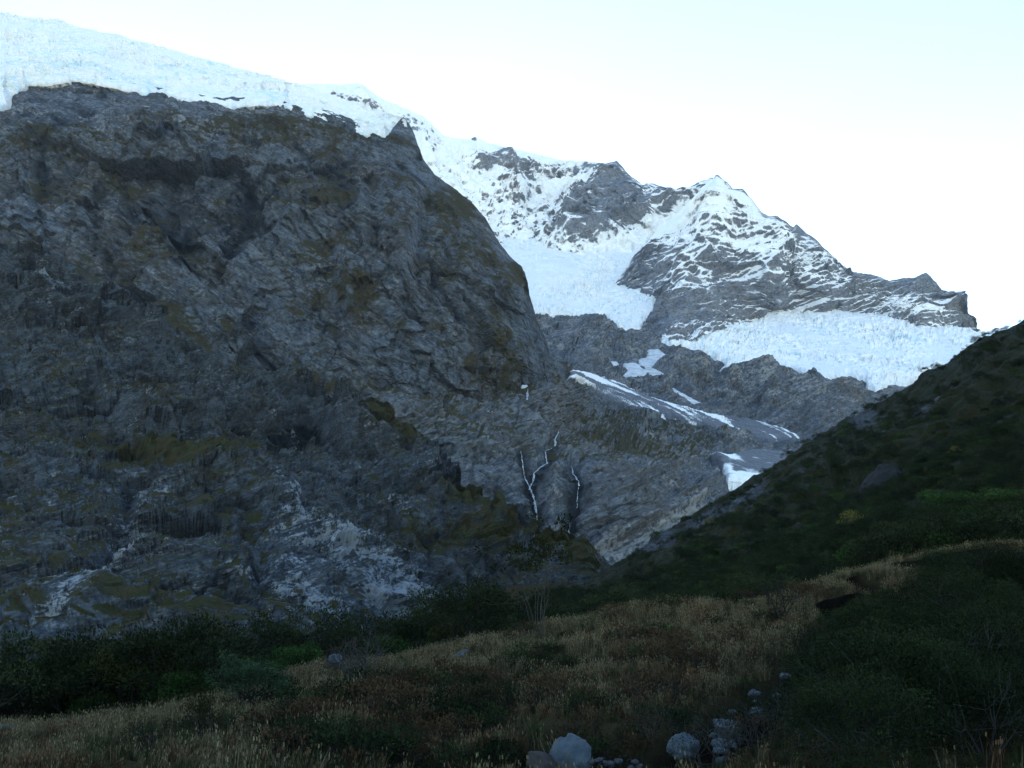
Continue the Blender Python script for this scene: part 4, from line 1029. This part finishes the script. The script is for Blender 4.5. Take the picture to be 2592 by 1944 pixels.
def snow_patch(host, poly, label, thick=3.0, kk=5):
    xs = [q[0] for q in poly]; ys = [q[1] for q in poly]
    px, py = np.meshgrid(np.arange(min(xs) - 8, max(xs) + 8, 1.6), np.arange(min(ys) - 8, max(ys) + 8, 1.3))
    P = at(px, py, host.D(px, py)); Nn = grid_normals(P)
    sd = poly_sd(px, py, poly) + 3.0 * fbm(np.stack([px / 9.0, py / 6.0, 0 * px + kk], -1), 3, .6)
    h = host.lift(px, py) + thick * sstep(-1, 4, sd) - 8.0 * sstep(0, -5, sd)
    o = mesh_from_grid('snow_patch', P + Nn * h[..., None], snm, None, keep=sd > -4, kind=None)
    o['label'] = label; o['category'] = 'snow patch'; o['group'] = 'old snow patches on the slabs'
    return o
DD.lift = lambda px, py: 0 * px
for k, (nm, poly) in enumerate(snows.items()): snow_patch(DD, poly, SNL[nm], 3.0, k)

# ------------------------------------------------------------------ boulders and creek stones
def stone_mat(name, c1, c2, c3):
    m, nt, p = new_mat(name); b = NB(nt); co = b.coord()
    n1 = b.noise(co, 2.2, 6, .7); n2 = b.noise(co, 6, 5, .7)
    c = b.mix(b.ramp(n1, [(.35, 0), (.65, 1)]), c1, c2); c = b.mix(b.ramp(n2, [(.5, 0), (.8, .4)]), c, c3)
    b.link(c, p.inputs['Base Color']); p.inputs['Roughness'].default_value = .85; p.inputs['Specular IOR Level'].default_value = .12
    return m
SM = {'pale': stone_mat('pale_stone', (0.045, 0.060, 0.070), (0.092, 0.112, 0.124), (0.022, 0.028, 0.032)), 'grey': stone_mat('grey_stone', (0.04, 0.05, 0.058), (0.08, 0.095, 0.105), (0.025, 0.03, 0.035)),
      'dark': stone_mat('dark_stone', (0.03, 0.034, 0.04), (0.06, 0.065, 0.07), (0.02, 0.022, 0.025)), 'brown': stone_mat('brown_stone', (0.03, 0.026, 0.022), (0.055, 0.046, 0.038), (0.03, 0.026, 0.022)),
      'lichen': stone_mat('lichen_stone', (0.008, 0.009, 0.009), (0.020, 0.022, 0.022), (0.06, 0.065, 0.062))}
def stone_mesh(seed, mat, sub=4, sharp=.5, rough=.1):
    bpy_me = None
    import bmesh
    bm = bmesh.new(); bmesh.ops.create_icosphere(bm, subdivisions=sub, radius=1.0)
    V = np.array([v.co[:] for v in bm.verts]); Fc = np.array([[v.index for v in f.verts] for f in bm.faces]); bm.free()
    r = np.random.RandomState(seed)
    pl = r.normal(size=(14, 3)); pl /= np.linalg.norm(pl, axis=1, keepdims=True); dd = r.uniform(.58, .88, 14)
    s = np.ones(len(V))
    for n, d in zip(pl, dd):
        q = V @ n
        s = np.minimum(s, np.where(q > .05, d / np.maximum(q, .05), 9))
    s = np.minimum(s, 1.0 + .0 * sharp)
    V = V * s[:, None]
    V = V + .10 * V * facet(V * 1.7 + seed, .3)[:, None]
    V = V * (1 + rough * fbm(V * 1.6 + seed, 3) + .018 * fbm(V * 5 + seed, 2))[:, None]
    return raw_mesh('stone', V, Fc, mat, smooth=True)
def stone(px, py, Y, w, h, mat, label, name='boulder', cat='boulder', group=None, rot=0.0, tilt=0.0, seed=1, dep=1.0, z=None, sub=4, sharp=.5):
    """w, h: size in pixels of the photograph at depth Y"""
    m = Y / F / CP
    me = stone_mesh(seed, SM[mat], sub, sharp)
    o = bpy.data.objects.new(name, me)
    c = at(px, py, Y)
    o.location = c; o.scale = (w * m / 2, w * m / 2 * dep, h * m / 2); o.rotation_euler = (tilt * .4, tilt, rot)
    o['label'] = label; o['category'] = cat
    if group: o['group'] = group
    COL.objects.link(o); return o
stone(1440, 1922, 21.2, 104, 112, 'pale', 'large smooth pale wedge boulder at the stream bank, bottom edge', seed=3, tilt=.6, rot=.2, sharp=.45)
stone(1385, 1936, 21.0, 120, 44, 'brown', 'flat brown slab lying against the large pale wedge boulder', seed=4, tilt=.3, rot=.3)
stone(1838, 1846, 25.0, 78, 54, 'pale', 'big rounded pale boulder in the stream bed', seed=5, tilt=.25)
stone(1733, 1890, 22.6, 84, 60, 'pale', 'pale rounded boulder lower left in the stream bed, behind twigs', seed=6, tilt=-.2)
stone(1872, 1866, 24.4, 14, 38, 'grey', 'small upright grey stone leaning on the big rounded boulder', seed=7, rot=.4, sub=3)
stone(1835, 1886, 23.6, 82, 24, 'grey', 'flat grey slab below the big rounded boulder', seed=8, tilt=.15, sub=3)
stone(1828, 1902, 22.8, 48, 24, 'pale', 'small pale slab with a bright top under the flat grey slab', seed=9, tilt=.2, sub=3)
stone(1834, 1926, 22.0, 40, 30, 'grey', 'round grey stone nearest the bottom in the stream bed', seed=10, sub=3)
stone(1908, 1756, 30.0, 40, 24, 'grey', 'grey stone up the stream bed behind thin twigs', seed=11, sub=3)
stone(1916, 1806, 27.6, 44, 30, 'grey', 'grey block in the stream bed between the twigs', seed=12, sub=3)
stone(1988, 1712, 32.4, 30, 22, 'grey', 'small grey stone half hidden at the bend of the stream', seed=13, sub=3)
stone(2098, 1654, 39.5, 42, 26, 'pale', 'pale stone at the head of the visible stream, under the peat bank', seed=14, tilt=.3, sub=3)
stone(2130, 1652, 39.0, 36, 18, 'grey', 'grey stone just right of the pale stone under the peat bank', seed=15, sub=3)
stone(1170, 1662, 47.5, 46, 34, 'grey', 'grey boulder resting in the grass near the skyline of the rise', seed=16, tilt=-.4, sub=3)
stone(848, 1668, 47, 44, 26, 'grey', 'grey boulder behind the leafless shrub', seed=17, sub=3)
stone(20, 1852, 36, 90, 40, 'grey', 'grey rock at the left edge below the scrub', seed=18, sub=3)
rg = np.random.RandomState(21)
for k in range(17):
    if k < 11: px, py, Y, w, mt = rg.uniform(1490, 1630), rg.uniform(1922, 1946), 20.9, rg.uniform(14, 30), 'dark'
    else:
        t = rg.uniform(); px = np.interp(t, [0, .5, 1], [1650, 1850, 1960]) + rg.normal() * 22; py = np.interp(t, [0, .5, 1], [1915, 1850, 1740]) + rg.normal() * 10; Y = np.interp(t, [0, .5, 1], [21.8, 24.6, 31.0]); w = rg.uniform(10, 26); mt = 'grey' if rg.rand() < .8 else 'pale'
    lab = 'small dark wet stone in the heap at the bottom edge' if mt == 'dark' else ('small grey stone in the stream bed' if mt == 'grey' else 'small pale stone in the stream bed')
    stone(px, py, Y, w, w * .65, mt, lab, name='creek_stone', cat='stone', group={'dark': 'dark stones in the heap', 'grey': 'small grey creek stones', 'pale': 'small pale creek stones'}[mt], seed=30 + k, sub=2, rot=rg.uniform(0, 6))
q = hill_pt(2240, 1235)
o = stone(2240, 1238, q[1] + 1, 130, 120, 'lichen', 'big dark boulder with pale lichen among bushes on the hillside', seed=60, sub=5)
for (px, py, w, lab) in [(2270, 1275, 34, 'small grey rock below the big lichen boulder'), (1960, 1312, 30, 'pale grey rock in the scrub low on the hillside'), (1760, 1366, 26, 'small pale rock by the yellow bushes at the hill foot')]:
    q = hill_pt(px, py); stone(px, py, q[1] - 1, w, w * .7, 'grey', lab, seed=61 + w, sub=3)

for k, (L, w, lab) in enumerate([([(70, 618), (88, 617), (107, 625)], 3.0, 'short white snow strip on a ledge at the left of the big cliff'), ([(364, 268), (378, 270)], 3.0, 'tiny snow fleck on pale slabs just under the icefield')]):
    o = ribbon('snow_patch', L1, [(L, 1.0)], w, snm, 6.0); COL.objects.link(o); o['label'] = lab; o['category'] = 'snow patch'
for (px, py, Y, w, h, lab) in [(703, 206, 1420, 12, 10, 'tiny dark rock sticking out of the icefield skyline'), (752, 228, 1390, 24, 14, 'small dark rock on the icefield edge, lower of the two')]:
    stone(px, py, Y, w, h, 'dark', lab, name='rock_outcrop', cat='rock', seed=int(px), sub=3)
# ------------------------------------------------------------------ single plants
def on_ground(px, Y):
    x = (px - 1296) / F * Y * CP
    z = gz(x, Y)
    x = (px - 1296) / F * (Y * CP + z * SP)
    return (x, Y, gz(x, Y) - .05)
hebe = make_bush(201, 1.75, .95, 8, 3, 3, 60, .22, .085, LM['hebe'], BARK, r0=.05, sq=.6, trim=lambda P: sstep(.75, 1.15, P[:, 2] + .2 * np.hypot(P[:, 0], P[:, 1])))
plant('round_shrub', hebe, 'round dome shaped grey green shrub with dark stems in the grass', 'shrub', on_ground(632, 36), .4, (1.12, 1.12, 1.2))
up1 = make_bush(202, 1.35, .28, 6, 2, 3, 26, .12, .06, LM['olive'], BARK, r0=.025)
up2 = make_bush(203, .85, .45, 5, 2, 3, 14, .09, .05, LM['beech'], BARK, r0=.02)
plant('upright_shrub', up1, 'narrow upright dark shrub in the left grass in front of the round shrub', 'shrub', on_ground(515, 27.5), 1.0, 1.15)
plant('small_shrub', up2, 'small thin dark shrub, smallest one low in the left grass', 'shrub', on_ground(368, 25.2), 2.0, 1.15)
bare = make_bush(204, 1.9, .75, 9, 3, 3, 3, .12, .05, LM['rust'], GREYBARK, r0=.035)
plant('twiggy_shrub', bare, 'nearly leafless twiggy grey shrub with dark crooked stems on the rise', 'shrub', on_ground(905, 42.0), .3, 1.35)
plant('twiggy_shrub', BUSH['sparse'][0], 'thin bushy shrub close behind the nearly leafless one', 'shrub', on_ground(1005, 41), .7, .55)
tall = make_bush(205, 4.3, .22, 9, 2, 2, 60, .24, .14, LM['tall'], PALEBARK, r0=.018, up=1.0, trim=lambda P: sstep(1.7, 2.6, P[:, 2]))
tree = plant('spindly_tree', tall, 'tall spindly tree with pale bare stems and a sparse leafy top', 'tree', on_ground(1365, 51), .5, 1.4)
yl = leaf_mesh('crown', *(lambda P: (P, np.tile([0, 0, 1.0], (len(P), 1))))(np.random.RandomState(9).normal(size=(70, 3)) * np.array([.22, .22, .35]) + np.array([.3, -.2, 3.4])), .09, LM['yellow'], np.random.RandomState(10))
pt = part('yellow_leaves', yl, tree)
for (px, Y, h, lab) in [(1190, 46, 1.9, 'tallest thin dead stalk standing by the grey boulder'), (1212, 45.5, 1.2, 'short thin dead stalk right of the tall one')]:
    g = np.random.RandomState(int(px)); sgs, _ = grow(g, 1, h, .05, 1, 2, .018, 1.0, .12)
    o = bpy.data.objects.new('dead_stalk', tube_mesh('dead_stalk', sgs, GREYBARK)); o.location = on_ground(px, Y); o['label'] = lab; o['category'] = 'stalk'; COL.objects.link(o)
plant('bare_shrub', make_bush(206, 2.6, .5, 7, 3, 3, 4, .18, .06, LM['beech'], BARK, r0=.04), 'dark half bare shrub with forked stems on the rise beside the stream cut', 'shrub', on_ground(1975, 47), .2, .9)
for (px, py, kd, sc, lab) in [(2160, 1372, 'yellow', 1.3, 'bright yellow leaved bush standing alone on the hillside'), (1880, 1345, 'yellow', 1.1, 'yellow green bush in the scrub at the hill foot'), (1820, 1375, 'yellow', 1.0, 'smaller yellow green bush left at the hill foot'), (2420, 1160, 'yellow', .7, 'yellowish bush high on the right hillside'),
                          (2420, 1300, 'bright', 1.9, 'large bright green rounded bush on the hillside'), (2540, 1290, 'bright', 1.7, 'bright green bush at the right edge beside the large rounded one'), (2480, 1395, 'bright', 1.8, 'bright green flat bush just above the grassy bank'), (2330, 1200, 'bright', 1.2, 'dull green bush right of the lichen boulder')]:
    q = hill_pt(px, py + 10)
    plant('yellow_bush' if kd == 'yellow' else 'green_bush', BUSH[kd][0], lab, 'bush', (q[0], q[1] - 1.0, q[2] + (.5 if kd == 'yellow' else -.1)), px * .01, (sc * 1.1, sc * 1.1, sc * (1.0 if kd == 'yellow' else .8)))
for (px, Y, lab) in [(600, 50, 'vivid green low bush at the edge of the left scrub'), (745, 52, 'vivid green spot bush inside the scrub behind the round shrub'), (450, 44, 'green spreading bush left of the round shrub')]:
    plant('green_bush', BUSH['bright'][1], lab, 'bush', on_ground(px, Y), px * .02, .9)
# fern-like and tussock clumps in the grass
fern = tuft(77, 60, .9, .05, 1.0, LM['bright'])
for k, (px, Y, s, lab) in enumerate([(735, 35.5, .9, 'dark green flax like tuft beside the round shrub'), (1690, 47, .9, 'dark green fern clump at the top of the bank'), (1740, 46, .75, 'second dark green fern clump, right of the first')]):
    o = bpy.data.objects.new('fern_clump', fern); o.location = on_ground(px, Y); o.scale = (s, s, s); o.rotation_euler = (0, 0, k); o['label'] = lab; o['category'] = 'fern'; COL.objects.link(o)
tus = [tuft(300 + i, 110, .75, .02, 1.0, GM['green']) for i in range(2)]
rg = np.random.RandomState(14)
for k, (px, Y, s) in enumerate([(1350, 25.5, 1.1), (1460, 25.0, 1.0), (1000, 31, .9), (880, 27, .9), (1780, 42, 1.0), (1650, 44, .9), (1250, 44, .9), (1190, 36, .9), (640, 24.5, .9), (1720, 38, 1.0), (1100, 46, .8), (1560, 33, .9), (2080, 40, .9)]):
    o = bpy.data.objects.new('tussock', tus[k % 2]); o.location = on_ground(px, Y); o.scale = (s, s, s * .9); o.rotation_euler = (0, 0, k * 1.3); o['label'] = 'pale green grass tussock taller than the grass around it'; o['category'] = 'tussock'; o['group'] = 'taller tussocks in the grass'; COL.objects.link(o)
# low heath on the near bank
rg = np.random.RandomState(15)
for k in range(240):
    px = rg.uniform(700, 2250); Y = rg.uniform(22.0, 58) if px > 1300 else rg.uniform(22, 40)
    kd = 'rust' if rg.rand() < .55 else 'low'
    c = on_ground(px, Y)
    _, br, sdn = ground_parts(np.array([c[0]]), np.array([c[1]]))
    if sdn[0] < 1.3: continue
    zn = 'above the wedge boulder' if px < 1500 else ('left of the stream' if px < 1900 else 'near the peat bank')
    plant('low_shrub', BUSH[kd][k % 2], ('low russet leaved shrub in the grass ' if kd == 'rust' else 'low dark leaved shrub in the grass ') + zn, 'shrub', c, rg.uniform(0, 6), rg.uniform(.7, 1.9), group=('russet shrubs ' if kd == 'rust' else 'dark shrubs ') + zn)
# the big dark thicket at the right and the twigs over the creek
rg = np.random.RandomState(16)
for k in range(58):
    Y = rg.uniform(17, 47); lo = np.interp(Y, [17, 24, 30, 40, 47], [1990, 2070, 2100, 2170, 2300]); px = rg.uniform(lo, 2720)
    c = on_ground(px, Y)
    plant('thicket_shrub', BUSH['beech'][k % 3], 'dark leafy shrub in the right thicket, ' + ('along its near edge' if Y < 23 else ('in its middle' if Y < 30 else 'at its back under the peat bank')), 'shrub', c, rg.uniform(0, 6), rg.uniform(.55, 1.15) * np.interp(Y, [17, 30, 47], [1.0, .95, 1.25]), group='thicket shrubs ' + ('near' if Y < 23 else ('middle' if Y < 30 else 'back')))
for k, (px, Y) in enumerate([(1790, 21.2), (1690, 21.8), (1930, 20.8), (1985, 22.0), (2010, 25.5), (1860, 20.6), (1640, 24.5), (1950, 29.5), (1600, 23.0), (2040, 30)]):
    plant('creek_shrub', BUSH['sparse'][k % 2], 'thin twiggy shrub leaning over the stream stones', 'shrub', on_ground(px, Y), k * 1.1, rg.uniform(.5, .8), group='twiggy shrubs along the stream')

# ------------------------------------------------------------------ air
hv = np.array([[x, y, z] for z in (-76.5, 2950.0) for x, y in ((-7050, -3050), (7050, -3050), (7050, 7050), (-7050, 7050))], float)
hm = bpy.data.materials.new('thin_air'); hm.use_nodes = True; hm.node_tree.nodes.clear()
ho = hm.node_tree.nodes.new('ShaderNodeOutputMaterial'); hvn = hm.node_tree.nodes.new('ShaderNodeVolumePrincipled')
hvn.inputs['Color'].default_value = (0.80, 0.90, 1.0, 1); hvn.inputs['Density'].default_value = 0.00003; hvn.inputs['Anisotropy'].default_value = 0.35
hm.node_tree.links.new(hvn.outputs[0], ho.inputs['Volume'])
hme = raw_mesh('haze', hv, np.array([[0, 3, 2, 1], [4, 5, 6, 7], [0, 1, 5, 4], [1, 2, 6, 5], [2, 3, 7, 6], [3, 0, 4, 7]]), hm, smooth=False)
hob = bpy.data.objects.new('haze', hme); hob['kind'] = 'stuff'; COL.objects.link(hob)
